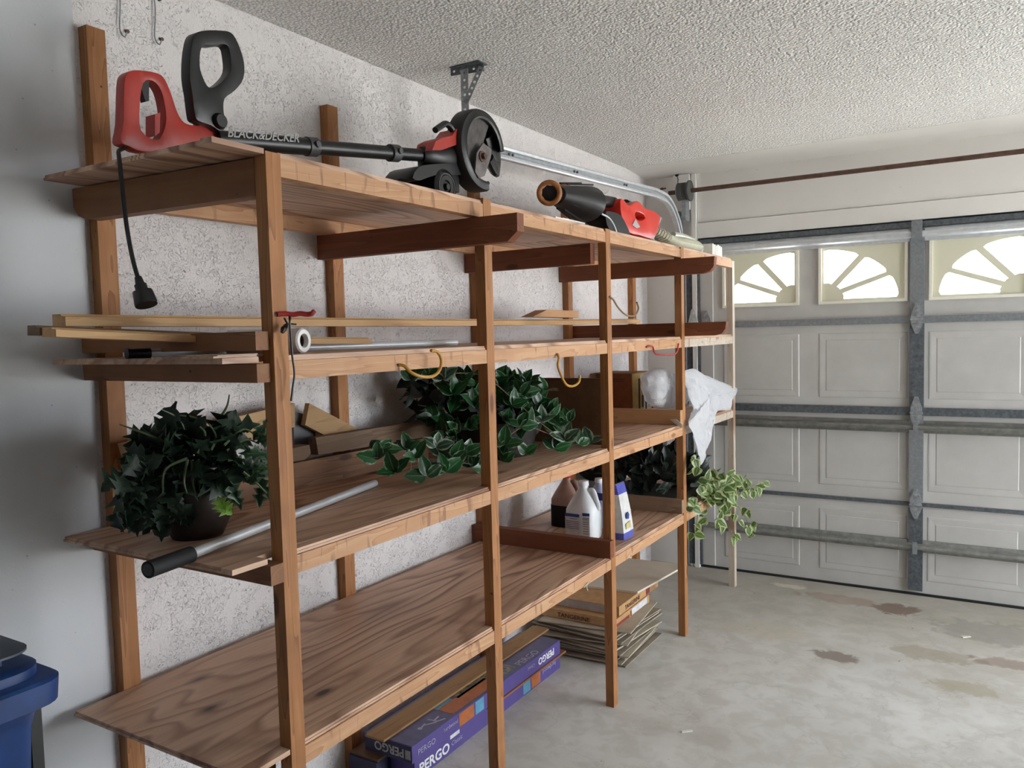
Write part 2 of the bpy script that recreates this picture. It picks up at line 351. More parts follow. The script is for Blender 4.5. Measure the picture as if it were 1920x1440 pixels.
for k in range(4):
    z0, z1 = k*SH+(.012 if k == 0 else .003), (k+1)*SH-.003
    bm = BM(); yF, yB = .012, .05
    wz = (z0+.075, z1-.065) if k < 3 else (1.706, 2.066)
    xs = [DX0-.02] + [c for p in XS for c in p] + [DX1+.02]
    # frame of the section around the openings
    for i in range(0, len(xs), 2): box(bm, xs[i], xs[i+1], yF, yB, wz[0], wz[1])
    box(bm, xs[0], xs[-1], yF, yB, z0, wz[0]); box(bm, xs[0], xs[-1], yF, yB, wz[1], z1)
    sec = obj('section', bm, m_door, door)
    if k < 3:
        for (a, b) in XS:
            bm = BM(); panel_recess(bm, a, b, wz[0], wz[1], yF); box(bm, a, b, yB-.004, yB, wz[0], wz[1]); obj('raised_panel', bm, m_door, sec)
    else:
        for i, (a, b) in enumerate(XS):
            bm = BM()     # moulded cream frame
            w = .016
            for (c0, c1, e0, e1) in ((a, b, wz[0], wz[0]+w), (a, b, wz[1]-w, wz[1]), (a, a+w, wz[0]+w, wz[1]-w), (b-w, b, wz[0]+w, wz[1]-w)): box(bm, c0, c1, -.002, .03, e0, e1)
            obj('window_frame', bm, simple('cream_moulding', (.80, .78, .68), .45, 0, .03), sec, bevel=.004)
            mir = (i % 2 == 0)      # fan centre at the lower right corner of even windows
            def PX(u, hx=(b-w-.012 if mir else a+w+.012)): return hx-u if mir else hx+u
            zc = wz[0]+w+.012; RXx, RZ = (b-a)-2*w-.045, .295
            holes = []
            for (a0, a1) in ((0, 28), (28, 58), (58, 90)):
                pts = []; wb = .017
                for (rx_, rz_, seq) in ((RXx, RZ, range(9)), (.115, .10, range(3, -1, -1))):
                    nq = 8 if rx_ > .2 else 3
                    for q in seq:
                        f_ = q/nq; th = math.radians(a0+(a1-a0)*f_); rr_ = math.hypot(rx_*math.cos(th), rz_*math.sin(th))
                        off = wb/rr_*(1-2*f_)*(1.0 if 0 < q < nq else 1.0); 
                        if a0 == 0 and f_ < .5: off = .0
                        if a1 == 90 and f_ > .5: off = .0
                        rk = .975 if q in (0, nq) else 1; pts.append((rk*rx_*math.cos(th+off), rk*rz_*math.sin(th+off)))
                holes.append([(PX(u), zc+v) for u, v in pts])
            bm = BM(); plate(bm, [(a+w, wz[0]+w), (b-w, wz[0]+w), (b-w, wz[1]-w), (a+w, wz[1]-w)], holes, 'y', .012, .018)
            obj('sunburst_insert', bm, m_cream, sec)
            obj('pane', B(a+w, b-w, .030, .033, wz[0]+w, wz[1]-w), m_glass, sec)
# weather strip, joint rails, struts, stiles, hinges
obj('bottom_seal', B(DX0, DX1, .0, .045, 0, .013), m_dark, door)
obj('top_seal', B(DX0, DX1, .02, .05, 4*SH-.003, DH), m_dark, door)
obj('joint_rail', B(DX0, DX1, -.006, .011, 3*SH-.020, 3*SH+.020), m_galv, door)
obj('joint_rail', B(DX0, DX1, -.006, .011, 2*SH-.016, 2*SH+.030), m_galvd, door)
obj('joint_rail', B(DX0, DX1, -.002, .011, SH-.010, SH+.012), m_galvd, door)
obj('top_rail', B(DX0, DX1, -.02, .011, 2.118, 2.150), m_galvd, door)
def strut(z, h, mat):
    bm = BM(); pr = [(.012, z+h/2+.018), (-.004, z+h/2+.018), (-.008, z+h/2), (-.052, z+h/2-.006), (-.056, z+h/2-.014), (-.056, z-h/2+.014), (-.052, z-h/2+.006), (-.008, z-h/2), (-.004, z-h/2-.018), (.012, z-h/2-.018)]
    prism(bm, pr, 'x', DX0+.01, DX1-.01); return obj('strut', bm, mat, door)
strut(2.078, .040, m_galvl); strut(.985, .036, simple('worn_steel', (.20, .20, .185), .4, .3, .2)); strut(.292, .034, simple('dull_strut_steel', (.22, .22, .205), .6, .1, .2))
for k in range(4):
    obj('stile', B(1.572, 1.646, -.012, .011, k*SH+(.03 if k == 0 else .022), (k+1)*SH-.022), m_galvd if k in (0, 2) else m_galv, door)
    obj('end_stile', B(.352, .43, -.010, .011, k*SH+.02, (k+1)*SH-.022), m_door, door)
m_hinge = simple('hinge_zinc', (.36, .38, .40), .4, .5, .25, 50)
def hinge(x, z):
    bm = BM(); w = .030
    prism(bm, [(x-w, z+.006), (x+w, z+.006), (x+w, z+.030), (x+.009, z+.094), (x-.009, z+.094), (x-w, z+.030)], 'y', -.020, -.0125)
    prism(bm, [(x-w, z-.006), (x+w, z-.006), (x+w, z-.026), (x+.008, z-.080), (x-.008, z-.080), (x-w, z-.026)], 'y', -.020, -.0125)
    cyl(bm, (x-w-.003, -.021, z), (x+w+.003, -.021, z), .007, 10)
    for dz in (-.055, -.03, .03, .055, .08): cyl(bm, (x, -.026, z+dz), (x, -.019, z+dz), .0045, 6)
    obj('hinge', bm, m_hinge, door)
for x in (1.609, .39):
    for z in (SH, 2*SH, 3*SH): hinge(x, z)
bm = BM(); box(bm, 1.582, 1.636, -.064, -.052, 2.05, 2.152); cyl(bm, (1.609, -.07, 2.11), (1.609, -.06, 2.11), .01, 8); obj('top_bracket', bm, m_galv, door)
for z in (.985, .292):
    bm = BM(); box(bm, 1.597, 1.621, -.062, -.055, z-.035, z+.035); cyl(bm, (1.609, -.068, z+.026), (1.609, -.058, z+.026), .006, 6); obj('strut_clip', bm, m_galv, door)
# vertical track (part of the setting's door gear) and curved horizontal track
trk = root('door_track', (.29, -.06, 0), 'bright galvanised door track running below the ceiling and curving down beside the door', 'track')
prof = lambda: None
def channel(bm, pts, side, wdt=.050, dep=.030):
    """C channel swept along pts; open towards +x"""
    P = [Vector(p) for p in pts]; secs = []
    for i in range(len(P)):
        t = (P[min(i+1, len(P)-1)]-P[max(i-1, 0)]).normalized(); sx = Vector((1, 0, 0)); up = sx.cross(t).normalized()
        h = wdt/2; lp = .014; e = .002
        q = [(0, -h), (dep, -h-.002), (dep+.003, -h+.004), (dep, -h+lp), (dep-e, -h+lp), (dep-.001, -h+e+.004), (e, -h+e), (e, -.006), (e+.005, 0), (e, .006), (e, h-e), (dep-.001, h-e-.004), (dep-e, h-lp), (dep, h-lp), (dep+.003, h-.004), (dep, h+.002), (0, h)]
        qold = [(dep, -wdt/2-.0), (dep*.55, -wdt/2-.004), (0, -wdt/2+.006), (-.003, 0), (0, wdt/2-.006), (dep*.55, wdt/2+.004), (dep, wdt/2), (dep-.003, wdt/2-.004), (dep*.5, wdt/2-.001), (.003, wdt/2-.010), (.001, 0), (.003, -wdt/2+.010), (dep*.5, -wdt/2+.001), (dep-.003, -wdt/2+.004)]
        secs.append([bm.verts.new(P[i]+sx*a+up*b) for a, b in q])
    m = len(secs[0])
    for a, b in zip(secs, secs[1:]):
        for i in range(m): bm.faces.new((a[i], a[(i+1) % m], b[(i+1) % m], b[i]))
    bm.faces.new(secs[0]); bm.faces.new(secs[-1][::-1])
pts = [(.245, -2.56, 2.305), (.245, -.56, 2.385)]
cz, cy, rr_ = 2.075, -.47, .31
for k in range(1, 9):
    a = math.radians(90-90*k/8*1.0); pts.append((.245, -.50+.40*math.cos(a)**1.0 if False else -.46+.36*math.cos(a), 2.03+.355*math.sin(a)))
bm = BM(); channel(bm, spline(pts[:2], 4)+spline(pts[2:], 2), 1); obj('curved_rail', bm, m_galvl, trk)
bm = BM(); channel(bm, [(.245, -.10, 2.02), (.245, -.10, .03)], 1); box(bm, .262, .352, -.022, -.015, .02, 2.12); obj('vertical_rail', bm, m_galvd, trk)  # vertical rail takes the darker steel: its shade is put into the colour
for (y, z) in ((-2.2, 2.33), (-1.6, 2.353), (-1.0, 2.377)):
    bm = BM(); cyl(bm, (.255, y, z-.006), (.262, y, z-.006), .006, 8); cyl(bm, (.255, y+.03, z-.005), (.262, y+.03, z-.005), .006, 8); obj('bolt', bm, m_galvd, trk)
bm = BM(); prism(bm, [(-.16, 2.335), (-.02, 2.335), (-.0, 2.20), (-.06, 2.18), (-.13, 2.29)], 'x', .232, .238); obj('track_bracket', bm, m_galv, trk)
for z in (1.62, 1.1, .55):
    bm = BM(); prism(bm, [(.268, z-.03), (.346, z-.03), (.318, z+.085), (.296, z+.085)], 'y', -.034, -.024)
    for dx, dz in ((.307, z+.06), (.295, z), (.32, z), (.307, z+.02)): cyl(bm, (dx, -.038, dz), (dx, -.033, dz), .005, 6)
    obj('roller_bracket', bm, simple('pale_zinc', (.62, .62, .60), .45, .3), trk)
# hanger of perforated angle between ceiling and rail
hang = root('track_hanger', (.25, -2.51, 2.33), 'perforated steel angle hanger bracing the door track to the ceiling', 'bracket')
def perf(bm, p0, p1, wdt, n, thick=.003, nrm=(1, 0, 0)):
    A, Bq = Vector(p0), Vector(p1); L = (Bq-A).length; X = (Bq-A).normalized(); N = Vector(nrm).normalized(); Wd = N.cross(X)
    holes = []
    for i in range(n):
        u = (i+.5)*L/n; holes.append([(u+.0055*math.cos(a), .0055*math.sin(a)) for a in [math.pi/4*k for k in range(8)]])
    vs = plate(bm, [(0, -wdt/2), (L, -wdt/2), (L, wdt/2), (0, wdt/2)], holes, 'z', -thick/2, thick/2)
    M = Matrix(((X.x, Wd.x, N.x, A.x), (X.y, Wd.y, N.y, A.y), (X.z, Wd.z, N.z, A.z), (0, 0, 0, 1))); bmesh.ops.transform(bm, matrix=M, verts=list(set(vs)))
bm = BM(); perf(bm, (.262, -2.52, 2.338), (.262, -2.52, 2.585), .034, 9, nrm=(0, -1, 0)); box(bm, .244, .247, -2.52, -2.49, 2.338, 2.585); obj('upright', bm, m_hinge, hang)
bm = BM(); perf(bm, (.205, -2.528, 2.583), (.338, -2.50, 2.583), .030, 5, nrm=(0, -1, 0)); box(bm, .20, .335, -2.53, -2.47, H-.004, H, 0); obj('ceiling_angle', bm, m_galvd, hang)
bm = BM(); perf(bm, (.268, -2.527, 2.455), (.330, -2.505, 2.585), .022, 6, nrm=(.25, -1, 0)); obj('diagonal_brace', bm, m_galv, hang)
# torsion tube with cable drum on its painted pad
pad = obj('mounting_block', B(.188, .296, -.045, 0, 2.345, H-.03), m_paint, label='white painted wood block behind the cable drum', cat='block'); 
bm = BM(); lathe(bm, [(.0, -.001), (.012, -.001), (.012, .001), (0, .001)], (.215, -.046, 2.575), 'y', 10)
obj('bolt_hole', bm, m_dark, pad)  # flat black disc painting the dark inside of a hole
tt = root('torsion_tube', (1.6, -.085, 2.455), 'rusty brown torsion tube with grooved cable drum above the garage door', 'door hardware')
m_rust = simple('rusty_tube', (.115, .062, .045), .55, .3, .25, 30)
bm = BM(); cyl(bm, (.185, -.118, 2.452), (RX, -.118, 2.452), .0135, 14); obj('tube', bm, m_rust, tt, smooth='auto')
bm = BM(); pr = [(.0, .245), (.05, .245), (.058, .25)]
for i in range(6): pr += [(.050, .256+i*.010), (.056, .261+i*.010)]
pr += [(.062, .318), (.066, .322), (.066, .330), (.03, .334), (0, .334)]
lathe(bm, pr, (0, -.118, 2.452), 'x', 28); obj('cable_drum', bm, simple('cast_drum', (.10, .10, .095), .55, .3), tt, smooth='auto')
bm = BM(); tube(bm, [(.25, -.13, 2.51), (.252, -.13, 2.53), (.248, -.13, 2.545)], .004, 8); obj('set_screw', bm, m_galvd, tt)
bm = BM(); box(bm, .270, .296, -.12, -.046, 2.27, 2.40); cyl(bm, (.283, -.13, 2.29), (.283, -.11, 2.29), .016, 10); obj('bearing_bracket', bm, m_galv, tt)
tag(obj('wall_screw', (lambda b: (cyl(b, (.10, -.012, 2.505), (.10, 0, 2.505), .008, 8), box(b, .085, .125, -.010, -.004, 2.501, 2.509), b)[-1])(BM()), m_rust), 'small rusty bolt left in the painted wall beside the block', 'bolt')
# two bare wires and their anchors high on the plaster
for i, (y, z0, z1, lb) in enumerate(((-3.75, 2.40, 2.60, 'thin wire hanging down the wall nearer the left post'), (-3.645, 2.41, 2.60, 'thin hooked wire hanging down the wall farther from the left post'))):
    w = root('hanging_wire', (WX+.006, y, z0), lb, 'wire')
    bm = BM(); tube(bm, spline([(WX+.006, y, z1), (WX+.008, y+.004, (z0+z1)/2), (WX+.008, y-.002, z0+.02), (WX+.012, y+.008, z0), (WX+.012, y+.016, z0+.014)], 5), .0018, 6); obj('wire', bm, m_galv, w)
    for dz in (.02, .13, .19):
        bm = BM(); cyl(bm, (WX-.001, y+.022, z0+dz), (WX+.008, y+.022, z0+dz), .005, 8); obj('screw', bm, m_rust, w)
# ================================================================== THE SHELVING UNIT
shelf = root('wooden_shelving', (.33, -2.1, 0), 'long home-built wooden shelving unit of five bays and four plywood levels against the wall', 'shelving')
D = .651; PY = [-3.863, -3.007, -2.1115, -1.223, -.329]; Z = [1.977, 1.527, 1.083, .6325]
def wob(bm, amp=.0012):
    for v in bm.verts: v.co += Vector((random.uniform(-amp, amp), random.uniform(-amp, amp), 0))
def lum(name, x0, x1, y0, y1, z0, z1, pal, axis, nm='cedar', lean=(0, 0), label=None, bev=.0025, **k):
    bm = B(x0, x1, y0, y1, z0, z1)
    if lean != (0, 0):
        for v in bm.verts:
            if v.co.z > (z0+z1)/2: v.co.x += lean[0]; v.co.y += lean[1]
    return obj(name, bm, lumber(nm, pal, axis, **k), shelf, label=label, bevel=bev)
tops = [1.985, 1.995, 1.99, 1.985, 1.975]
for i, y in enumerate(PY):
    last = i == 4
    lum('front_post', D-.036, D, y, y+.042, 0, tops[i], OVERLIT if last else CED, 'z', 'overlit_wood' if last else 'cedar', label='pale post with daylight painted into its colour' if last else None)  # last post paled: overexposing daylight put into the wood colour
bt = [2.39, 2.385, 2.27, 2.375, 2.30]
for i, y in enumerate(PY):
    lum('back_post', WX, WX+.036, y-.0, y+.05, 0, bt[i], CED, 'z', 'cedar')
for li, z in enumerate(Z):
    for i in range(4):
        y0, y1 = PY[i]+.043, PY[i+1]-.001
        last = i == 3
        lum('front_rail', D-.036, D-.001, y0, y1, z-.042, z, (OVERLIT if last and li in (1, 2) else PAL), 'y', 'overlit_wood' if last and li in (1, 2) else 'pine')  # far rails paled alike, bright daylight put into their colour
    # back rails sit proud of the back posts
    for i in range(2):
        lum('back_rail', WX+.037, WX+.072, -3.86+1.80*i, -3.86+1.80*(i+1)-.006-(.03 if i else 0), z-.046, z, PAL, 'y', 'pine')
# plywood sheets, two per level, butted over a post
m_ply = plywood('plywood_face', PLY)
def sheet(z, y0, y1, x0, x1, th=.012, dy=0):
    bm = B(x0, x1, y0, y1, z, z+th/2-.0004); box(bm, x0+.0015, x1-.002, y0+.003, y1-.0005, z+th/2-.0004, z+th)
    return obj('plywood_sheet', bm, m_ply, shelf)
def notch_x(z): return
XF = D-.038
for li, z in enumerate(Z):
    x0 = WX+.038
    sheet(z+.0005, -4.0 if li else -3.995, -1.99, WX+.037, D-.037)
    sheet(z+.0005, -1.985, -.30, WX+.037, D-.037)
    # lip of plywood between the posts, flush with the rail face
    for i in range(4):
        if li == 3 or True:
            bm = B(D-.0369, D-.006, PY[i]+.0435, PY[i+1]-.0015, z+.0005, z+.006); box(bm, D-.0369, D-.009, PY[i]+.0435, PY[i+1]-.0015, z+.006, z+.0122); obj('plywood_lip', bm, m_ply, shelf)
    # corner of the sheet beyond the first post
    bm = B(D-.0369, D-.002, -4.0, PY[0]-.002 - (.040 if li in (1, 2) else 0), z+.0005, z+.0125); obj('plywood_lip', bm, m_ply, shelf)
# split, peeling second ply at the left end of the second level
bm = BM(); box(bm, .44, .645, -4.018, -3.906, 1.5402, 1.5440); box(bm, .50, .648, -4.010, -3.906, 1.5445, 1.5465); obj('loose_ply_layer', bm, m_ply, shelf, label='peeling ply layer')
# cross beams (2x4s on edge)
def beam(y, x0, x1, z0, z1, cut=None, pal=CED, nm='redwood_beam', w=.038, skew=0):
    pts = [(x0, z0), (x1, z0), (x1, z1), (x0, z1)]
    if cut == 'chamfer': pts = [(x0, z0), (x1-.035, z0), (x1, z0+.028), (x1, z1), (x0, z1)]
    if cut == 'round': pts = [(x0, z0), (x1-.06, z0), (x1-.022, z0+.010), (x1-.004, z0+.032), (x1, z1), (x0, z1)]
    if cut == 'bevelled_left': pts = [(x0+.05, z0), (x1, z0), (x1, z1), (x0, z1), (x0, z0+.035), (x0+.018, z0+.012)]
    bm = BM(); vs_ = prism(bm, pts, 'y', y, y+w)
    for v in vs_: v.co.y += skew*v.co.x/x1
    return obj('cross_beam', bm, lumber(nm, pal, 'x', rings=5), shelf, bevel=.003)
RED = ((.27, .088, .036), (.215, .066, .025), (.15, .043, .016), (.07, .022, .010))
X0 = WX+.002
BRN = ((.33, .155, .065), (.27, .12, .048), (.18, .072, .028), (.08, .03, .014))
beam(PY[0]-.040, X0, .614, 1.892, 1.974, 'bevelled_left', BRN, 'brown_beam', skew=.039)
beam(PY[1]-.040, X0, .795, 1.850, 1.932, 'chamfer', RED)
beam(PY[3]-.040, X0, .833, 1.846, 1.925, 'round', RED)
beam(PY[2]-.040, X0, .60, 1.85, 1.932, None, RED)
beam(PY[0]-.040, X0, .640, 1.553, 1.594, None, BRN, 'brown_beam'); beam(PY[0]-.040, X0, .640, 1.482, 1.523, None, BRN, 'brown_beam')
beam(PY[3]+.044, X0, .862, 1.542, 1.609, 'round', RED)
beam(PY[0]-.040, X0, .655, 1.034, 1.078, None, BRN, 'brown_beam'); beam(PY[0]-.040, X0, .60, .588, .630, None, RED)
beam(PY[2]-.040, X0, .665, .646, .717, None, RED)
beam(PY[3]-.040, X0, .652, 1.097, 1.171, None, PIN, 'honey_pine')
beam(PY[3]-.040, X0+.04, .655, .6465, .716, None, ((.38, .27, .18), (.32, .21, .13), (.22, .12, .07), (.07, .03, .02)), 'nail_scarred')
for yy in (PY[1], PY[2]): beam(yy+.044, .06, .612, 1.038, 1.079, None, RED)
beam(PY[4]+.0, .06, .612, 1.036, 1.079, None, RED)
# ================================================================== THINGS ON THE TOP LEVEL
m_red = simple('red_plastic', (.42, .030, .018), .38, 0, .10)
m_redb = simple('bright_red_plastic', (.62, .035, .02), .28, 0, .08)
m_blk2 = simple('satin_black', (.0095, .010, .011), .38, 0, .2)
m_grey = simple('grey_plastic', (.06, .06, .065), .5)
m_blade = simple('worn_blade_steel', (.17, .15, .145), .5, .5, .25)
m_white = simple('white_ink', (.75, .75, .75), .6, 0, .02)
m_steel = simple('polished_tube', (.70, .71, .73), .30, .1, .05)
ed = root('lawn_edger', (.42, -3.3, 1.99), 'lawn edger with red grip, black loop handle and wheeled head on the top level', 'lawn edger')
bm = BM()
outer = sp2([(-4.0000, 2.0240), (-3.9910, 2.0660), (-3.9830, 2.1510), (-3.9740, 2.1780), (-3.9500, 2.1910), (-3.8980, 2.1980), (-3.8780, 2.1870), (-3.8630, 2.1560), (-3.8500, 2.1200), (-3.8310, 2.0990), (-3.7920, 2.1000), (-3.7780, 2.1170), (-3.7640, 2.1070), (-3.7200, 2.0980), (-3.6740, 2.0910), (-3.6750, 2.0700), (-3.7420, 2.0500), (-3.8490, 2.0260), (-3.9450, 2.0100), (-3.9800, 2.0160)], 3)
hole = sp2([(-3.9350, 2.1660), (-3.9110, 2.1770), (-3.8910, 2.1600), (-3.8820, 2.1210), (-3.8830, 2.0880), (-3.8960, 2.0560), (-3.9130, 2.0430), (-3.9470, 2.0580), (-3.9470, 2.1130)], 3)
plate(bm, outer, [hole], 'x', .312, .344); obj('rear_grip', bm, m_red, ed, bevel=.007)
bm = BM(); prism(bm, [(-3.9410, 2.1700), (-3.9160, 2.1760), (-3.9190, 2.1310), (-3.9280, 2.1270)], 'x', .319, .337); obj('trigger', bm, m_blk2, ed, bevel=.002)
bm = BM(); prism(bm, [(-3.9110, 2.1010), (-3.8970, 2.1080), (-3.9010, 2.0620), (-3.9140, 2.0510)], 'x', .310, .345); obj('lock_lever', bm, m_red, ed, bevel=.003)
bm = BM()
outer = sp2([(-3.8200, 2.2780), (-3.8080, 2.3080), (-3.7790, 2.3250), (-3.7330, 2.3390), (-3.7010, 2.3430), (-3.6810, 2.3230), (-3.6650, 2.2820), (-3.6690, 2.2390), (-3.6970, 2.2030), (-3.7300, 2.1750), (-3.7350, 2.1420), (-3.7300, 2.1090), (-3.7470, 2.0920), (-3.7730, 2.1000), (-3.8120, 2.1040), (-3.8200, 2.1190), (-3.8240, 2.1620), (-3.8290, 2.1980), (-3.8270, 2.2390)], 3)
hole = sp2([(-3.7900, 2.2840), (-3.7560, 2.2960), (-3.7160, 2.3090), (-3.7070, 2.2840), (-3.7080, 2.2500), (-3.7290, 2.2210), (-3.7580, 2.1970), (-3.7770, 2.1920), (-3.7900, 2.2080), (-3.7990, 2.2370)], 3)
plate(bm, outer, [hole], 'x', .335, .368); obj('loop_handle', bm, m_blk2, ed, bevel=.006)
bm = BM(); lathe(bm, [(0, .38), (.016, .38), (.020, .372), (.020, .366), (0, .366)], (0, *(-3.7510, 2.1150)), 'x', 12); obj('pivot_knob', bm, m_black, ed, smooth='auto')
A0, A1 = Vector((0.34, -3.7400, 2.0770)), Vector((0.45, -2.9870, 2.1520))
L = (A1-A0)
def sh(t0, t1, r, nm, m):
    b = BM(); cyl(b, A0+L*t0, A0+L*t1, r, 18); return obj(nm, b, m, ed, smooth='auto')
sh(0, .36, .0235, 'shaft_sleeve', m_blk2); sh(.34, .78, .0205, 'shaft', m_blk2); sh(.77, 1.0, .0195, 'shaft', m_blk2)
for tt_ in (.375, .775):
    b = BM(); cyl(b, A0+L*(tt_-.02), A0+L*(tt_+.022), .0265, 16); q = A0+L*tt_+Vector((.026, 0, .003)); cyl(b, q, q+Vector((.006, 0, 0)), .009, 8); obj('collar', b, m_grey, ed, smooth='auto')
tp = A0+L*.035+Vector((.0215, -.012, .004)); text(ed, 'BLACK&DECKER', .032, tp, L, (.25, 0, 1), simple('faded_white_ink', (.42, .42, .42), .7), sx=.90, bold=.0004)
# motor head
bm = BM(); hz = (-3.0200, 2.1630)
tube(bm, [A0+L*.93, Vector((0.45, -3.0210, 2.1490)), Vector((.445, -2.93, 2.158)), Vector((.425, -2.87, 2.165)), Vector((.42, -2.80, 2.17))], [.026, .036, .048, .062, .066], 20); obj('motor_housing', bm, m_black, ed, smooth='auto')
bm = BM(); prism(bm, [(-3.0500, 2.1540), (-3.0320, 2.1840), (-2.9980, 2.2010), (-2.9400, 2.2200), (-2.9120, 2.2470), (-2.8920, 2.2210), (-2.9230, 2.1930), (-3.0000, 2.1630)], 'x', .425, .495); obj('red_cover', bm, m_red, ed, bevel=.005)
GC = (-2.782, 2.200)
bm = BM(); lathe(bm, [(.104, .515), (.110, .518), (.116, .514), (.132, .512), (.137, .502), (.137, .455), (.132, .450), (.09, .450), (.09, .458), (.126, .462), (.126, .504), (.104, .506)], (0, *GC), 'x', 30, 0, 8, 282, True)
obj('blade_guard', bm, m_blk2, ed, smooth='auto')
bm = BM(); lathe(bm, [(0, .452), (.128, .452), (.128, .46), (0, .46)], (0, *GC), 'x', 24, 0, 40, 290); obj('guard_back_plate', bm, m_black, ed, smooth='auto')
bm = BM(); lathe(bm, [(0, .495), (.108, .495), (.108, .499), (0, .499)], (0, *GC), 'x', 24, 0, 60, 262); obj('guard_face', bm, simple('dusty_steel', (.10, .09, .088), .6, .3, .3), ed, smooth='auto')
bm = BM(); tube(bm, spline([(.47, GC[0]+.128*math.cos(math.radians(a)), GC[1]+.128*math.sin(math.radians(a))) for a in (36, 24, 12, 0, -10)]+[(.48, GC[0]+.105, GC[1]-.035), (.48, GC[0]+.08, GC[1]-.01)], 3), .018, 10, flat=2.2); obj('debris_flap', bm, m_blk2, ed, smooth='auto')
bm = BM(); prism(bm, [(-2.8410, 2.1770), (-2.8000, 2.2190), (-2.7480, 2.2070), (-2.7560, 2.1770), (-2.7960, 2.1100), (-2.8320, 2.0970), (-2.8540, 2.1150)], 'x', .517, .522); obj('blade', bm, m_blade, ed)
bq = (-2.8110, 2.1720)
bm = BM(); cyl(bm, (.512, *bq), (.538, *bq), .011, 6); cyl(bm, (.520, *bq), (.526, *bq), .019, 12); obj('blade_bolt', bm, m_rust, ed)
bm = BM(); tube(bm, spline([(0.48, -2.8960, 2.2170), (0.48, -2.9240, 2.2490), (0.48, -2.9530, 2.2570), (0.48, -2.9770, 2.2460), (0.48, -3.0120, 2.2250)], 4), [.011]*17, 10, flat=.9); obj('depth_lever', bm, m_black, ed, smooth='auto')
WC = (-2.9740, 2.0510)
bm = BM(); lathe(bm, [(0, .36), (.050, .36), (.058, .368), (.060, .39), (.060, .45), (.058, .485), (.050, .492), (.046, .486), (.040, .486), (.036, .492), (.022, .492), (.020, .486), (.012, .486), (.010, .498), (0, .498)], (0, WC[0], 2.0515), 'x', 32); obj('wheel', bm, m_blk2, ed, smooth='auto')
bm = BM(); lathe(bm, [(.040, .4925), (.044, .4925), (.044, .4935), (.040, .4935)], (0, WC[0], 2.0515), 'x', 28, 0, 0, 360, True); obj('wheel_rim_line', bm, m_grey, ed)
bm = BM(); prism(bm, sp2([(-3.1410, 2.0560), (-3.1100, 2.0920), (-3.0500, 2.1110), (-2.9060, 2.1380), (-2.8390, 2.1330), (-2.8780, 2.1060), (-3.0250, 2.0820), (-3.1020, 2.0540)], 2), 'x', .37, .485); obj('rear_skid', bm, m_blk2, ed, bevel=.004)
bm = BM(); box(bm, .40, .47, WC[0]-.03, WC[0]+.10, 2.05, 2.19); obj('wheel_arm', bm, m_black, ed, bevel=.01)
bm = BM(); cyl(bm, (0.4, -3.0920, 2.0560), (0.45, -3.1540, 2.0410), .016, 12); obj('skid_roller', bm, m_black, ed)
# cord dangling over the sheet's left edge
bm = BM(); tube(bm, spline([(0.335, -3.9760, 2.0210), (.33, -3.985, 2.012), (.345, -4.006, 2.0), (0.355, -4.0120, 1.9790), (0.367, -4.0150, 1.8840), (0.376, -4.0150, 1.8140), (0.39, -4.0150, 1.7540), (0.406, -4.0150, 1.7120)], 5), .0048, 8)
cd = obj('power_cord', bm, m_black, ed, smooth='auto')
bm = BM(); P0 = Vector((0.404, -4.0150, 1.7190)); P1 = Vector((0.429, -4.0150, 1.6570)); dd = P1-P0
tube(bm, [P0, P0+dd*.25, P0+dd*.27, P0+dd*.5, P0+dd*.52, P0+dd*.92, P1], [.0075, .010, .013, .013, .021, .024, .023], 16)
obj('plug', bm, m_blk2, cd, smooth='auto')
# cordless blower / trimmer
bl = root('cordless_blower', (.5, -1.8, 1.99), 'red and black cordless garden tool with flared nozzle and orange ring', 'garden tool')
bm = BM(); tube(bm, [(0.5, -2.2490, 2.1210), (0.5, -2.1580, 2.1220), (0.5, -2.0620, 2.1190), (0.5, -1.9810, 2.1180), (0.5, -1.9500, 2.1150)], [.046, .062, .082, .096, .080], 20, flat=.8)
obj('flared_nozzle', bm, m_black, bl, smooth='auto')
bm = BM()
for q in range(8):
    a = q*math.pi/4+.2; c_ = Vector((0.5, -2.1950, 2.1240)); e_ = Vector((0.5, -1.9910, 2.1170)); n_ = Vector((math.cos(a)*.8, .0, math.sin(a)))
    tube(bm, [c_+n_*.054, e_+n_*.092], .004, 6)
obj('nozzle_rib', bm, m_blk2, bl)
vd = (Vector((2.016, -5.09, 1.575))-Vector((0.52, -2.3390, 2.1150))).normalized(); Q = Vector((0, 0, 1)).rotation_difference(vd).to_matrix().to_4x4(); RC = Vector((0.52, -2.3390, 2.1150))
bm = BM(); lathe(bm, [(.030, -.012), (.046, -.016), (.050, 0), (.046, .012), (.034, .014), (.030, .004)], (0, 0, 0), 'z', 28, 0, 0, 360, True); bmesh.ops.transform(bm, matrix=Matrix.Translation(RC) @ Q, verts=bm.verts)
obj('orange_ring', bm, simple('orange_ring', (.36, .13, .03), .5, 0, .2), bl, smooth=True)
bm = BM(); lathe(bm, [(0, -.012), (.031, -.012), (.031, -.004), (.012, .000), (0, .0)], (0, 0, 0), 'z', 8); bmesh.ops.transform(bm, matrix=Matrix.Translation(RC) @ Q, verts=bm.verts)
obj('fan_hub', bm, m_black, bl)
bm = BM(); tube(bm, [(0.5, -1.9700, 2.1400), (0.5, -1.8420, 2.1520), (0.5, -1.6930, 2.1610)], [.034, .028, .026], 12); obj('front_handle', bm, m_black, bl, smooth='auto')
bm = BM(); prism(bm, sp2([(-1.9090, 2.0840), (-1.8440, 2.0960), (-1.7540, 2.0920), (-1.6860, 2.0560), (-1.6580, 2.0100), (-1.8690, 2.0140)], 3), 'x', .44, .56); obj('curved_guard', bm, m_blk2, bl, bevel=.004)
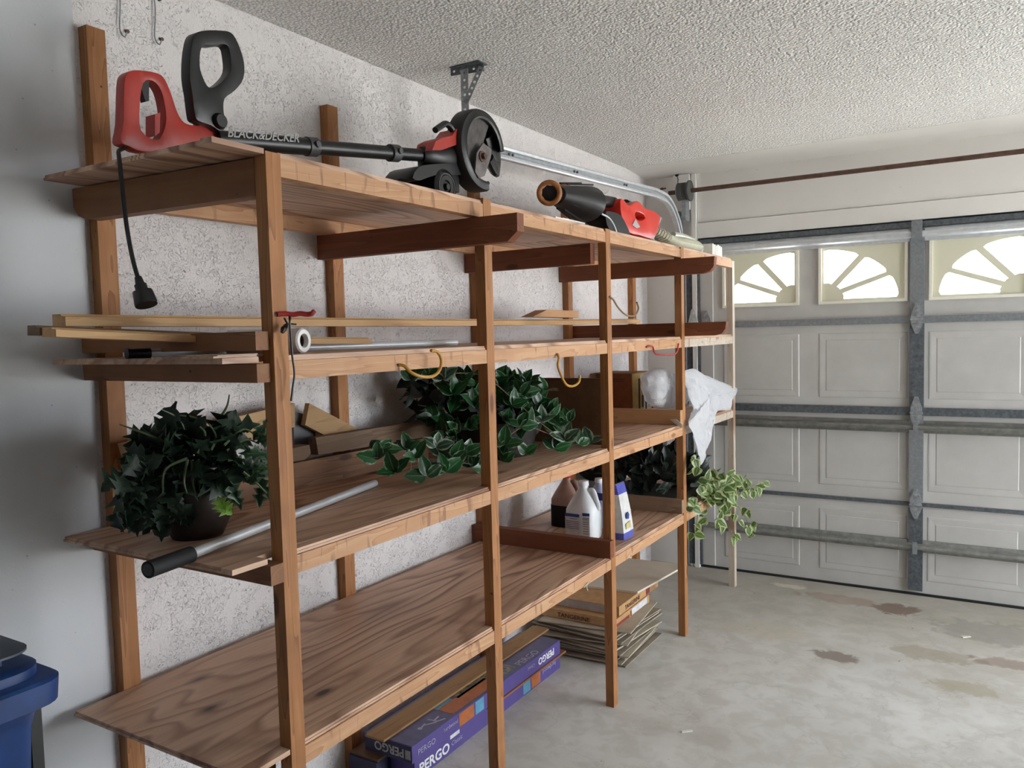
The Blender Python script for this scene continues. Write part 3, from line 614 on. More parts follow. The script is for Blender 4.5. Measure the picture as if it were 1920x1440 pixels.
bm = BM(); tube(bm, spline([(0.56, -1.9510, 2.0750), (0.56, -1.8760, 2.0660), (0.56, -1.8210, 2.0370), (0.56, -1.7880, 1.9930)], 4), .004, 6); obj('wire_guard', bm, m_steel, bl)
bm = BM()
outer = sp2([(-1.7340, 2.1660), (-1.6930, 2.1660), (-1.6340, 2.1490), (-1.5340, 2.1840), (-1.4440, 2.1620), (-1.3500, 2.1600), (-1.2660, 2.1510), (-1.2450, 2.1270), (-1.3340, 2.0280), (-1.5140, 2.0250), (-1.6390, 2.0260), (-1.6970, 2.0640), (-1.7310, 2.1090)], 3)
hole = sp2([(-1.5550, 2.1310), (-1.4580, 2.1270), (-1.4460, 2.1110), (-1.5120, 2.0930), (-1.5620, 2.1030)], 2)
plate(bm, outer, [hole], 'x', .445, .555); obj('body', bm, m_redb, bl, bevel=.010)
bm = BM(); tube(bm, [(0.5, -1.5590, 2.1700), (0.5, -1.4570, 2.1630), (0.5, -1.3770, 2.1520)], [.024, .026, .022], 12); obj('grip', bm, m_grey, bl, smooth='auto')
bm = BM(); prism(bm, [(-1.2870, 2.1490), (-1.2010, 2.1420), (-1.3130, 2.0250), (-1.3820, 2.0220)], 'x', .455, .545); bt_ = obj('battery_pack', bm, simple('silver_plastic', (.45, .45, .47), .35, .2), bl, bevel=.004)
bm = BM(); prism(bm, [(-1.6130, 2.0630), (-1.5750, 2.0940), (-1.5190, 2.0630), (-1.5640, 2.0530)], 'x', .5545, .5585); obj('grey_badge', bm, simple('badge_grey', (.45, .45, .47), .35, .2), bl)
bm = BM()
for k in range(5): box(bm, .5550, .5585, *sorted(((-1.7400, 2.0160)[0]+k*.022, (-1.7400, 2.0160)[0]+k*.022+.010)), 2.012+.000*k, 2.022)
obj('cooling_slot', bm, m_black, bl)
# sage-coloured shears beyond, white ribbed block, strips along the edge
m_sage = simple('sage_plastic', (.50, .50, .38), .5, 0, .06)
sg = root('garden_shears', (.5, -.8, 1.99), 'pale sage hand tool with ribbed grip lying beyond the red tool', 'hand tool')
bm = BM(); a_, b_ = Vector((0.5, -1.2320, 2.0850)), Vector((0.5, -1.0370, 2.0600)); tube(bm, [a_, b_], [.036, .040], 8, flat=.7); obj('ribbed_grip', bm, simple('taupe_rubber', (.30, .27, .20), .6), sg)
bm = BM()
for k in range(5):
    c_ = a_.lerp(b_, .12+.18*k); d_ = (b_-a_).normalized()*.004; tube(bm, [c_-d_, c_+d_], .043, 8, flat=.72)
obj('grip_rib', bm, m_sage, sg)
bm = BM(); tube(bm, [b_, Vector((0.5, -0.917, 2.0450)), Vector((0.5, -0.764, 2.0430)), Vector((0.5, -0.62, 2.0450)), Vector((0.5, -0.498, 2.0210))], [.040, .052, .070, .066, .020], 14, flat=.6); obj('tool_body', bm, m_sage, sg, smooth='auto')
bm = BM(); tube(bm, spline([(0.5, -0.916, 2.0880), (0.5, -0.736, 2.0920), (0.5, -0.554, 2.0780), (0.5, -0.448, 2.0560), (0.5, -0.479, 2.0220)], 4), .016, 10); obj('curved_jaw', bm, simple('pale_sage_metal', (.55, .56, .48), .35, .2), sg, smooth='auto')
bm = BM(); tube(bm, spline([(0.5, -1.0070, 2.0200), (0.5, -0.918, 2.0080), (0.5, -0.8, 2.0310)], 4), .014, 8); obj('trigger_guard', bm, m_grey, sg, smooth='auto')
wb = root('white_block', (.5, -.45, 1.99), 'white ribbed block standing at the far end of the top level', 'block')
wy = (-0.318, 2.0470)[0]
for k in range(6): obj('rib_sheet', B(.44, .56, wy-.10+.033*k, wy-.10+.033*k+.026, 1.9898, 2.078-.004*(k % 3)), simple('chalk_white', (.78, .76, .68), .6), wb)
for nm, lb, p, q, w, col in (('metal_strip', 'thin grey metal strip along the front edge of the top level', (0.619, -2.9020, 1.9920), (0.624, -2.4930, 1.9920), .014, (.40, .40, .42)),
                        ('white_strip', 'short white strip nearer the nozzle on the top edge', (0.646, -2.5090, 1.9920), (0.626, -2.3440, 1.9920), .018, (.80, .79, .76)),
                        ('white_strip', 'short white strip lying under the black nozzle', (0.622, -2.4220, 1.9980), (0.591, -2.2390, 1.9980), .016, (.82, .80, .78))):
    p, q = Vector(p), Vector(q); p.x = q.x = min(p.x, .636); p.z = q.z = p.z+.0005
    tag(obj(nm, B(p.x-w, p.x, p.y, q.y, p.z-.002, p.z+.003), simple('strip_%s' % lb[:11], col, .4)), lb, 'strip')
# ================================================================== SECOND LEVEL
def beamboard(name, a, b, h, d, mat, label, cat, prof=True):
    """long moulding from a to b (centre of the front face)"""
    a, b = Vector(a), Vector(b); L_ = (b-a).length; X = (b-a).normalized(); r = root(name, a.lerp(b, .5), label, cat)
    Yd = Vector((-1, 0, 0)); Yd = (Yd-X*Yd.dot(X)).normalized(); Zd = Yd.cross(X)*-1 if Yd.cross(X).z < 0 else Yd.cross(X)
    q = [(0, -h/2), (d, -h/2), (d, h/2), (d*.35, h/2), (d*.30, h*.32), (0, h*.25)] if prof else [(0, -h/2), (d, -h/2), (d, h/2), (0, h/2)]
    bm = BM(); va = [bm.verts.new(a+Yd*u_+Zd*w_) for u_, w_ in q]; vb = [bm.verts.new(b+Yd*u_+Zd*w_) for u_, w_ in q]; n = len(q)
    bm.faces.new(va); bm.faces.new(vb[::-1])
    for i in range(n): bm.faces.new((va[i], va[(i+1) % n], vb[(i+1) % n], vb[i]))
    bmesh.ops.subdivide_edges(bm, edges=[e for e in bm.edges if e.calc_length() > .5], cuts=10)
    for v in bm.verts:
        t_ = (v.co-a).dot(X)/L_; v.co.z -= .006*math.sin(math.pi*max(0, min(1, t_))) if 'topmost' in label else 0
    obj('moulding', bm, mat, r); return r
m_trim = lumber('trim_pine', ((.56, .36, .17), (.52, .32, .145), (.46, .26, .11), (.36, .2, .09)), 'y', knots=False, rings=4)
beamboard('trim_board', (0.33, -4.1380, 1.6280), (.33, -.98, 1.6275), .026, .05, m_trim, 'topmost long pine moulding running across the second level', 'moulding')
beamboard('trim_board', (0.44, -4.2200, 1.6010), (.44, -3.3, 1.566), .019, .05, m_trim, 'long pine moulding just below the topmost one', 'moulding')
beamboard('trim_board', (0.385, -4.2220, 1.6060), (.385, -3.5, 1.572), .020, .045, lumber('dark_trim', ((.20, .12, .06), (.17, .10, .05), (.10, .055, .03), (.08, .04, .02)), 'y', knots=False), 'dark-ended moulding sticking out farthest left', 'moulding')
bm = BM(); y0_, y1_ = (-2.1620, 1.6370)[0], (-1.7310, 1.6400)[0]; prism(bm, [(y0_, 1.6445), (y1_, 1.6425), (y1_, 1.674), (y0_+.13, 1.676)], 'x', .27, .33)
tag(obj('wood_block', bm, lumber('pink_pine', PIN, 'y', knots=False), bevel=.002), 'small pinkish wood offcut lying on the long moulding', 'wood block')
pr_ = root('paper_roll', (.42, -3.74, 1.54), 'white paper roll with dark hollow core near the first post', 'paper roll')
a_, b_ = Vector((.375, -3.755, 1.571)), Vector((.590, -3.713, 1.571)); dr = (b_-a_).normalized(); Qr = Vector((0, 0, 1)).rotation_difference(dr).to_matrix().to_4x4(); Lr = (b_-a_).length
bm = BM(); lathe(bm, [(.016, 0), (.0295, 0), (.030, .002), (.030, Lr-.004), (.027, Lr), (.0175, Lr), (.016, Lr-.004)], (0, 0, 0), 'z', 28, 0, 0, 360, True); bmesh.ops.transform(bm, matrix=Matrix.Translation(a_) @ Qr, verts=bm.verts)
obj('paper', bm, simple('white_paper', (.74, .73, .72), .8, 0, .04), pr_, smooth='auto')
bm = BM(); lathe(bm, [(.0145, .005), (.0158, .005), (.0158, Lr-.012), (.0145, Lr-.012)], (0, 0, 0), 'z', 20, 0, 0, 360, True); lathe(bm, [(0, .02), (.0145, .02)], (0, 0, 0), 'z', 16); bmesh.ops.transform(bm, matrix=Matrix.Translation(a_) @ Qr, verts=bm.verts)
obj('core', bm, simple('brown_core', (.07, .035, .025), .9), pr_)
pl = root('metal_pole', (.4, -3.4, 1.54), 'bright metal pole with black end lying behind the paper roll', 'pole')
a_, b_ = Vector((.30, -3.925, 1.5515)), Vector((.50, -2.96, 1.5515))
bm = BM(); cyl(bm, a_, b_, .0105, 14); obj('tube', bm, m_steel, pl, smooth='auto')
bm = BM(); dd = (a_-b_).normalized(); cyl(bm, a_+dd*.001, a_+dd*.048, .0125, 14); cyl(bm, a_+dd*.048, a_+dd*.054, .0135, 14); obj('end_cap', bm, m_black, pl, smooth='auto')
# screw-in utility hooks
def hook(name, pts, col, label, r=.0045, grp=None):
    k = root(name, pts[0], label, 'hook'); m = simple(name+'_'+label[:6], col, .4)
    bm = BM(); tube(bm, spline(pts, 5), r, 10); obj('bent_rod', bm, m, k, smooth='auto')
    p = Vector(pts[0]); bm = BM(); cyl(bm, (D-.014, p.y, p.z), (p.x, p.y, p.z), r*.8, 8); obj('screw_shank', bm, m_galv, k); return k
YEL = (.50, .24, .03)
hook('utility_hook', [(0.654, -3.4400, 1.5000), (0.665, -3.4320, 1.4970), (0.68, -3.4200, 1.4780), (0.69, -3.3880, 1.4660), (0.69, -3.3400, 1.4650), (0.69, -3.3080, 1.4820), (0.69, -3.3010, 1.5090), (0.69, -3.3170, 1.5300), (0.69, -3.3460, 1.5350)], YEL, 'yellow hook under the second level between the first two posts')
hook('utility_hook', [(0.654, -2.5510, 1.4980), (0.665, -2.5610, 1.4830), (0.67, -2.5790, 1.4570), (0.68, -2.5710, 1.4180), (0.68, -2.5360, 1.3870), (0.68, -2.4860, 1.3780), (0.68, -2.4370, 1.3890), (0.68, -2.4270, 1.4140)], YEL, 'mustard hook under the second level right of the second post')
hook('utility_hook', [(0.654, -2.0910, 1.7170), (0.66, -2.0680, 1.7040), (0.665, -2.0380, 1.6760), (0.67, -1.9850, 1.6480), (0.67, -1.9170, 1.6370), (0.67, -1.8590, 1.6440), (0.67, -1.8280, 1.6720), (0.67, -1.8450, 1.6970)], (.22, .14, .06), 'olive brown hook screwed to the third post above the second level', .0038)
hook('utility_hook', [(0.654, -1.7030, 1.5000), (0.66, -1.6790, 1.5040), (0.66, -1.6400, 1.5000), (0.66, -1.6210, 1.4750), (0.66, -1.5750, 1.4620), (0.66, -1.3910, 1.4550), (0.66, -1.3310, 1.4630), (0.66, -1.3080, 1.4860), (0.66, -1.3000, 1.5070)], (.38, .03, .02), 'dark red square hook under the second level between third and fourth posts', .0042)
hk = hook('utility_hook', [(0.654, -3.8520, 1.6310), (0.66, -3.8350, 1.6320), (0.67, -3.8200, 1.6300), (0.68, -3.8100, 1.6320), (0.69, -3.7990, 1.6300), (0.7, -3.7940, 1.6310), (0.7, -3.7870, 1.6360)], (.36, .02, .02), 'red arm hook on the first post holding a black cord', .0058)
cdx = root('clip_cord', (0.672, -3.8300, 1.6180), 'thin black cord with clip dangling from the red hook', 'cord')
bm = BM(); tube(bm, spline([(0.676, -3.8520, 1.6220), (0.68, -3.8500, 1.6130), (0.676, -3.8390, 1.6090), (0.68, -3.8380, 1.6220), (0.682, -3.8420, 1.6250)], 4), .0022, 6); tube(bm, spline([(0.678, -3.8390, 1.6250), (0.675, -3.8350, 1.5820), (0.672, -3.8300, 1.5370), (0.67, -3.8240, 1.4990), (0.67, -3.8310, 1.4660), (0.67, -3.8370, 1.4380)], 5), .0024, 6); obj('cord', bm, m_black, cdx, smooth='auto')
bm = BM(); tube(bm, [(0.665, -3.8380, 1.6060), (0.668, -3.8480, 1.5980), (0.668, -3.8530, 1.5900)], [.005, .007, .004], 8); cyl(bm, (0.675, -3.8460, 1.6100), (0.675, -3.8180, 1.6080), .0022, 6); obj('clip', bm, m_black, cdx)
# ================================================================== FOLIAGE HELPERS
def leafmat(name, green, edge, rough=.42, spread=.35, back=.25):
    t = NT(name); at = t.n('ShaderNodeAttribute', attribute_name='edge'); e = at.outputs['Fac']
    v = t.coords((1, 1, 1)); n = t.noise(v, 40, 3); f = t.math('ADD', e, t.math('MULTIPLY', t.math('SUBTRACT', n, .5), 1.1))
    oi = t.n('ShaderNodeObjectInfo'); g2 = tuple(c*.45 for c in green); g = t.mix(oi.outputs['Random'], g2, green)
    c = t.mix(t.ramp(f, [(1-spread-.12, 0.), (1-spread+.10, 1.)]), g, edge); vein = t.ramp(e, [(.02, .5), (.08, 0.)]); c = t.mix(vein, c, edge)
    t.base(c); t.b.inputs['Roughness'].default_value = rough
    tr = t.n('ShaderNodeBsdfTranslucent'); t.l(c, tr.inputs[0]); ms = t.n('ShaderNodeMixShader'); ms.inputs[0].default_value = back
    t.l(t.b.outputs[0], ms.inputs[1]); t.l(tr.outputs[0], ms.inputs[2]); t.l(ms.outputs[0], t.out.inputs[0]); return t.m
def leafmesh(name, L_, Wd, mat, kind='oval', fold=.25, droop=.3, seed=0):
    rnd = random.Random(seed); n = 7; bm = bmesh.new(); lay = bm.verts.layers.float_color.new('edge'); rows = []
    def wd(t):
        if kind == 'oval': return Wd/2*math.sin(math.pi*t**.8)**.85 if 0 < t < 1 else 0
        if kind == 'heart': return Wd/2*(math.sin(math.pi*min(1, t*1.02+.0)**.55))**.8 if 0 < t < 1 else 0
        return Wd/2*math.sin(math.pi*t**.9)*(1.0+.55*math.sin(t*19+seed)) if 0 < t < 1 else 0
    for i in range(n+1):
        t_ = i/n; w = max(wd(t_), .0006); z = -droop*L_*t_*t_*.6+rnd.uniform(-1, 1)*L_*.015; row = []
        for s in (-1, -.5, 0, .5, 1):
            bend = rnd.uniform(-.06, .06)*L_ if kind == 'lobed' else 0
            vv = bm.verts.new((s*w, L_*t_+(abs(s)*L_*.07 if kind == 'lobed' and i % 2 else 0), z+abs(s)*w*fold+bend*abs(s))); vv[lay] = (abs(s),)*3+(1,); row.append(vv)
        rows.append(row)
    for a, b in zip(rows, rows[1:]):
        for i in range(4): bm.faces.new((a[i], a[i+1], b[i+1], b[i]))
    me = bpy.data.meshes.new(name); bm.to_mesh(me); bm.free(); me.materials.append(mat); me.shade_smooth(); return me
def place_leaf(parent, me, p, dirv, nrm, s=1, name='leaf'):
    Yv = Vector(dirv).normalized(); N = Vector(nrm); Xv = Yv.cross(N)
    if Xv.length < .05: Xv = Yv.cross(Vector((1, .3, .2)))
    Xv.normalize(); Zv = Xv.cross(Yv)
    M = Matrix(((Xv.x, Yv.x, Zv.x, p[0]), (Xv.y, Yv.y, Zv.y, p[1]), (Xv.z, Yv.z, Zv.z, p[2]), (0, 0, 0, 1))) @ Matrix.Scale(s, 4)
    o = bpy.data.objects.new(name, me); COL.objects.link(o); o.parent = parent; o.matrix_local = wmat(parent).inverted() @ M; return o
def rv(a=1): return Vector((random.gauss(0, a), random.gauss(0, a), random.gauss(0, a)))
VIEW = Vector((.55, -.75, .35)).normalized()
def sprig(parent, meshes, p, s=1, out=(0, 0, 1)):
    """three leaflets spreading from one point"""
    base = Vector(out).normalized(); side = base.cross(VIEW+rv(.25)).normalized()
    for a in (-62, 0, 62):
        d = Matrix.Rotation(math.radians(a+random.uniform(-12, 12)), 3, (VIEW+rv(.2)).normalized()) @ base
        place_leaf(parent, random.choice(meshes), p, d+rv(.12), VIEW+rv(.35), s*random.uniform(.8, 1.1))
# ================================================================== THIRD LEVEL
m_pot = simple('dark_glazed_pot', (.018, .012, .010), .35, 0, .3)
m_dleaf = leafmat('dark_foliage', (.012, .034, .017), (.028, .055, .030), .5, .2, .15)
m_grass = simple('dry_grass', (.06, .085, .035), .5)
pp = root('potted_plant', (.32, -3.835, 1.0957), 'dark ribbed pot of shaggy artificial greenery on the third level', 'potted plant')
bm = BM(); lathe(bm, [(0, 0), (.060, 0), (.064, .008), (.082, .05), (.094, .10), (.093, .14), (.083, .165), (.088, .175), (.082, .18), (.076, .165), (0, .16)], (0, 0, 0), 'z', 44)
for v in bm.verts:
    r_ = math.hypot(v.co.x, v.co.y)
    if r_ > .05 and .01 < v.co.z < .16:
        a = math.atan2(v.co.y, v.co.x); f_ = 1+.016*math.cos(22*a); v.co.x *= f_; v.co.y *= f_
obj('pot', bm, m_pot, pp, smooth=True, local=True)
lob = [leafmesh('leaf', .066, .058, m_dleaf, 'lobed', .35, .5, i) for i in range(4)]
fern = [leafmesh('leaf', .07, .035, leafmat('fern_green', (.035, .10, .045), (.12, .20, .12), .5, .35), 'lobed', .2, .3, 9+i) for i in range(2)]
lime = leafmesh('leaf', .06, .045, leafmat('lime_green', (.20, .42, .04), (.30, .5, .1), .5, .2), 'lobed', .2, .3, 3)
C0 = Vector((.32, -3.84, 1.285))
for i in range(150):
    a = random.uniform(0, 2*math.pi); el = random.uniform(-.55, 1.1); d = Vector((math.cos(a)*math.cos(el), math.sin(a)*math.cos(el), math.sin(el)))
    rad = random.uniform(.02, .085); p = C0+Vector((d.x*rad*1.2, d.y*rad*1.5, d.z*rad))
    if p.z < 1.2: p.z = 1.2+random.uniform(0, .03)
    place_leaf(pp, random.choice(lob), p, d+rv(.3)+Vector((0, 0, -.15)), VIEW+rv(.55), random.uniform(.7, 1.2))
for q in ((0.36, -4.0240, 1.2630), (0.36, -4.0460, 1.2250), (0.36, -4.0100, 1.2360), (0.36, -3.9890, 1.1950), (0.36, -3.9560, 1.1760), (0.34, -3.9620, 1.3070), (0.34, -3.9830, 1.2950), (0.36, -3.9570, 1.2820), (0.36, -4.0220, 1.1900), (0.34, -3.9050, 1.1960), (0.34, -3.9170, 1.2300), (0.36, -3.8970, 1.2150), (0.36, -3.9460, 1.2240), (0.36, -3.8990, 1.1770)):
    for j in range(4): place_leaf(pp, random.choice(lob), Vector(q)+rv(.016), Vector((.1, -.45, -.4))+rv(.45), VIEW+rv(.45), random.uniform(.65, .95))
for q in ((0.42, -3.7450, 1.2930), (0.42, -3.7190, 1.3100), (0.42, -3.7710, 1.2730), (0.42, -3.7930, 1.3000), (0.44, -3.7510, 1.2550), (0.42, -3.7970, 1.2410)):
    for j in range(3): place_leaf(pp, random.choice(fern), Vector(q)+rv(.012), Vector((.25, .4, -.1))+rv(.4), VIEW+rv(.4), random.uniform(.7, 1.05))
for q in ((0.44, -3.7380, 1.2670), (0.44, -3.7320, 1.2390), (0.44, -3.7290, 1.2180), (0.43, -3.8110, 1.2250), (0.43, -3.8210, 1.2400)):
    place_leaf(pp, fern[0], Vector(q), Vector((0, .1, -1))+rv(.15), VIEW+rv(.3), .9)
for q in ((0.47, -3.8880, 1.2170), (0.47, -3.8740, 1.2040), (0.47, -3.8860, 1.2010)): place_leaf(pp, lime, Vector(q), Vector((0, .1, -1))+rv(.3), VIEW+rv(.2), .7)
bm = BM()
for (a_, b_, c_) in (((0.34, -3.8540, 1.3040), (0.34, -3.9520, 1.3560), (0.34, -4.0360, 1.3950)), ((0.34, -3.8620, 1.3120), (0.34, -3.8820, 1.3860), (0.34, -3.9300, 1.4180)), ((0.3, -3.7580, 1.3570), (0.3, -3.7160, 1.4010), (0.3, -3.7040, 1.4350)), ((0.34, -3.7900, 1.3420), (0.34, -3.8350, 1.3870), (0.34, -3.8930, 1.4020)),
                  ((0.4, -3.9140, 1.3040), (0.4, -3.9700, 1.2870), (0.4, -3.9800, 1.2340)), ((0.4, -3.9110, 1.3010), (0.4, -3.9240, 1.2550), (0.4, -3.9180, 1.2230)), ((0.4, -3.9000, 1.2990), (0.4, -3.9000, 1.2450), (0.4, -3.8930, 1.2090)), ((0.42, -3.8240, 1.3240), (0.42, -3.7660, 1.3560), (0.42, -3.7290, 1.3380)), ((0.42, -3.8170, 1.3100), (0.42, -3.7590, 1.3290), (0.42, -3.7180, 1.3140)), ((0.4, -3.8840, 1.3120), (0.4, -3.8600, 1.3530), (0.4, -3.8730, 1.3740)), ((0.4, -3.8520, 1.3070), (0.4, -3.8300, 1.3430), (0.4, -3.8480, 1.3780)), ((0.44, -3.7880, 1.2550), (0.45, -3.7580, 1.2240), (0.45, -3.7260, 1.1910))):
    P = spline([a_, b_, c_], 5); tube(bm, P, [.0032*(1-.8*i/len(P))+.0008 for i in range(len(P))], 6)
obj('grass_blades', bm, m_grass, pp, kind='stuff')
ep = root('extension_pole', (.45, -3.7, 1.096), 'aluminium extension pole with black foam grip lying on the third level', 'pole')
a_, g_, b_ = Vector((0.54, -4.1190, 1.1140)), Vector((0.519, -4.0020, 1.1140)), Vector((0.309, -3.1630, 1.1080))
bm = BM(); cyl(bm, a_, g_, .0178, 20); obj('foam_grip', bm, simple('black_foam', (.006, .0065, .008), .7), ep, smooth='auto')
dd = (a_-b_).normalized()
bm = BM(); cyl(bm, a_-dd*.001, a_+dd*.0015, .0125, 20); obj('end_plug', bm, m_grey, ep, smooth='auto')
bm = BM(); cyl(bm, g_, b_, .0115, 18); obj('tube', bm, simple('satin_aluminium', (.60, .62, .65), .30, .35, .06), ep, smooth='auto')
m_pale_plank = lumber('pale_plank', ((.50, .32, .15), (.46, .29, .13), (.34, .19, .08), (.2, .1, .04)), 'y', rings=5)
m_old = lumber('old_plank', OLD, 'y', rings=5); m_red_plank = lumber('ruddy_plank', ((.26, .13, .06), (.22, .10, .045), (.13, .055, .025), (.06, .025, .012)), 'y', rings=5)
def plank(corners, x0, th, mat, label, nm='plank', cat='plank', bev=.003):
    bm = BM(); prism(bm, corners, 'x', x0-th, x0); return tag(obj(nm, bm, mat, bevel=bev), label, cat)
plank([(-3.8680, 1.3160), (-3.2680, 1.3690), (-3.2720, 1.2930), (-3.8460, 1.2290)], .075, .018, m_pale_plank, 'long pale plank leaning on the wall behind the potted plant')
plank([(-3.72, 1.172), (-3.72, 1.0965), (-2.62, 1.0965), (-2.62, 1.178), (-3.3070, 1.1830)], .11, .034, m_red_plank, 'ruddy plank on edge along the back of the third level')
plank([(-3.2170, 1.2520), (-3.2080, 1.1940), (-2.52, 1.18), (-2.52, 1.252), (-2.8330, 1.2490)], .11, .036, m_old, 'old darkened plank end resting on the ruddy plank', bev=.006)
plank([(-3.3270, 1.2320), (-3.2560, 1.2350), (-3.2510, 1.2060), (-3.2770, 1.1890), (-3.3290, 1.1900)], .12, .05, lumber('endgrain', OLD, 'y', rings=14), 'short rounded plank end beside the first post', bev=.004)
plank([(-3.1920, 1.3620), (-3.2150, 1.2920), (-3.0500, 1.2080), (-2.8690, 1.2040)], .062, .02, m_pale_plank, 'short board tilted against the second wall post')
bm = BM(); prism(bm, [(-3.2320, 1.3370), (-3.1390, 1.3100), (-3.1400, 1.2040), (-3.2390, 1.2140)], 'x', .0, .03); tag(obj('grey_case', bm, simple('grey_case', (.11, .11, .12), .35), bevel=.008), 'dark grey case wedged between planks and wall', 'case')
# trailing ivy around an added basket
m_ivy = leafmat('ivy_green', (.012, .095, .022), (.26, .36, .26), .30, .08, .15)
ivm = [leafmesh('leaf', .078, .050, m_ivy, 'oval', .25, .35, 20+i) for i in range(4)]
iv = root('ivy_pile', (.30, -2.42, 1.096), 'sprawling artificial ivy around an added basket on the third level', 'artificial plant')
bm = BM(); lathe(bm, [(0, 0), (.13, 0), (.145, .02), (.17, .13), (.175, .14), (.165, .14), (.14, .12), (0, .12)], (0, 0, 0), 'z', 26); obj('basket', bm, simple('ivy_core_dark', (.016, .012, .010), .7, 0, .4), iv, local=True, smooth='auto')  # dark mass added to paint the shade inside the ivy
pam = [leafmesh('leaf', .080, .052, leafmat('pale_ivy', (.05, .14, .07), (.42, .50, .42), .34, .30, .15), 'oval', .25, .35, 30+i) for i in range(3)]
def foliage_mass(parent, c, rad, n, L_, Wd, mat, name='inner_foliage'):
    me0 = leafmesh('inner_leaf', L_, Wd, mat, 'oval', .3, .4, 5); bm = bmesh.new()
    for i in range(n):
        d = rv(1); d.normalize(); p = Vector(c)+Vector((d.x*rad[0], d.y*rad[1], d.z*rad[2]))*random.random()**.5
        M = Matrix.Translation(p) @ Euler((random.uniform(0, 6.3), random.uniform(0, 6.3), random.uniform(0, 6.3))).to_matrix().to_4x4() @ Matrix.Scale(random.uniform(.8, 1.2), 4)
        b2 = bmesh.new(); b2.from_mesh(me0); b2.transform(M); t2 = bpy.data.meshes.new('tmp'); b2.to_mesh(t2); b2.free(); bm.from_mesh(t2); bpy.data.meshes.remove(t2)
    bpy.data.meshes.remove(me0); return obj(name, bm, mat, parent, kind='stuff')
m_inner = leafmat('shaded_ivy', (.006, .022, .009), (.012, .035, .016), .6, .05, .0)  # darker copy of the ivy leaf: inner shade put into the colour
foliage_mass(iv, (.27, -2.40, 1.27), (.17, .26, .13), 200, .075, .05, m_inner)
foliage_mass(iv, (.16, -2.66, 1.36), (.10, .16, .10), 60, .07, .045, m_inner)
for i in range(62):
    a = random.uniform(0, 2*math.pi); el = random.uniform(-.1, 1.45); rr = random.uniform(.7, 1)
    d = Vector((math.cos(a)*math.cos(el), math.sin(a)*math.cos(el), math.sin(el)))
    p = Vector((.30+d.x*.23*rr, -2.42+d.y*.33*rr, 1.20+d.z*.20*rr))
    if p.x < .06: p.x = .06+random.uniform(0, .05)
    if p.y > -2.10: p.y = -2.10-random.uniform(0, .04)
    sprig(iv, ivm, p, random.uniform(.8, 1.1), d+Vector((.2, -.1, .1))+rv(.3))
for q in ((0.4, -3.2490, 1.2020), (0.4, -3.2380, 1.2290), (0.42, -3.1190, 1.2180), (0.42, -3.0930, 1.1840), (0.42, -2.9790, 1.2060), (0.42, -2.9510, 1.1720), (0.44, -3.2190, 1.1610), (0.44, -3.0610, 1.1230), (0.46, -2.9400, 1.1490), (0.46, -2.8710, 1.1720), (0.46, -2.8320, 1.0960), (0.46, -2.9870, 1.1260), (0.46, -2.8080, 1.1250), (0.48, -2.6730, 1.1100), (0.5, -2.6830, 1.1770), (0.5, -2.5690, 1.2310), (0.52, -2.5680, 1.1330), (0.5, -2.4070, 1.2340), (0.52, -2.3420, 1.1000), (0.55, -2.3060, 1.1500), (0.5, -2.1840, 1.2100), (0.55, -2.1930, 1.0550), (0.58, -2.1400, 1.0750), (0.45, -2.5400, 1.3070), (0.4, -2.3530, 1.3740), (0.4, -2.2020, 1.3310), (0.3, -2.8630, 1.4350), (0.3, -2.9520, 1.4270), (0.3, -2.7690, 1.4160), (0.3, -2.7070, 1.3570), (0.3, -2.6360, 1.4020), (0.3, -2.6050, 1.3090)):
    v_ = Vector(q); v_.z = max(v_.z, 1.118); v_.y = min(v_.y, -2.09); sprig(iv, pam if random.random() < .3 else ivm, v_, random.uniform(.8, 1.05), (random.uniform(-.3, .3), random.uniform(-.5, .5), .8))
bm = BM()
for pts in ([(0.4, -3.2680, 1.2120), (0.41, -3.1030, 1.1810), (0.42, -2.9300, 1.1560), (0.44, -2.8820, 1.1260), (.42, -2.65, 1.2)], [(0.42, -3.1170, 1.1530), (0.42, -3.1140, 1.1960), (0.41, -3.1060, 1.2190)], [(0.42, -2.9830, 1.1320), (0.42, -2.9570, 1.1670), (0.42, -2.9790, 1.2060)], [(0.5, -2.7010, 1.1880), (0.5, -2.5300, 1.2270), (0.5, -2.3020, 1.1690), (0.5, -2.1700, 1.2080)], [(0.45, -2.6480, 1.3940), (0.45, -2.5010, 1.3130), (0.5, -2.4280, 1.2360), (0.55, -2.3070, 1.1440)], [(0.5, -2.3480, 1.1260), (0.53, -2.2710, 1.0910), (0.58, -2.1400, 1.0710)], [(0.3, -2.4130, 1.3980), (0.3, -2.5990, 1.4300), (0.3, -2.8620, 1.4410)]):
    tube(bm, spline(pts, 5), .0016, 5)
obj('stems', bm, simple('ivy_stem', (.16, .10, .06), .6), iv, kind='stuff')
m_card = simple('cardboard', (.34, .20, .11), .8, 0, .08)
bm = BM(); box(bm, .06, .588, -2.035, -2.012, 1.0957, 1.378)
tag(obj('cardboard_sheet', bm, simple('dark_cardboard', (.20, .105, .05), .8), bevel=.002), 'tall brown cardboard panel standing behind the ivy at the third post', 'cardboard')
cb = root('cardboard_box', (.16, -.75, 1.0957), 'rust brown carton with yellow printed side near the far end of the third level', 'box')
y1_ = (-0.669, 1.3230)[0]
obj('carton', B(.02, .236, -.90, y1_, 1.0957, 1.332), simple('rust_card', (.27, .085, .025), .7), cb, bevel=.002)
obj('lid_flap', B(.015, .245, -.91, y1_+.006, 1.333, 1.337), m_card, cb)
obj('printed_side', B(.2365, .238, -.885, y1_-.004, 1.10, 1.33), simple('yellow_print', (.62, .42, .12), .6), cb)
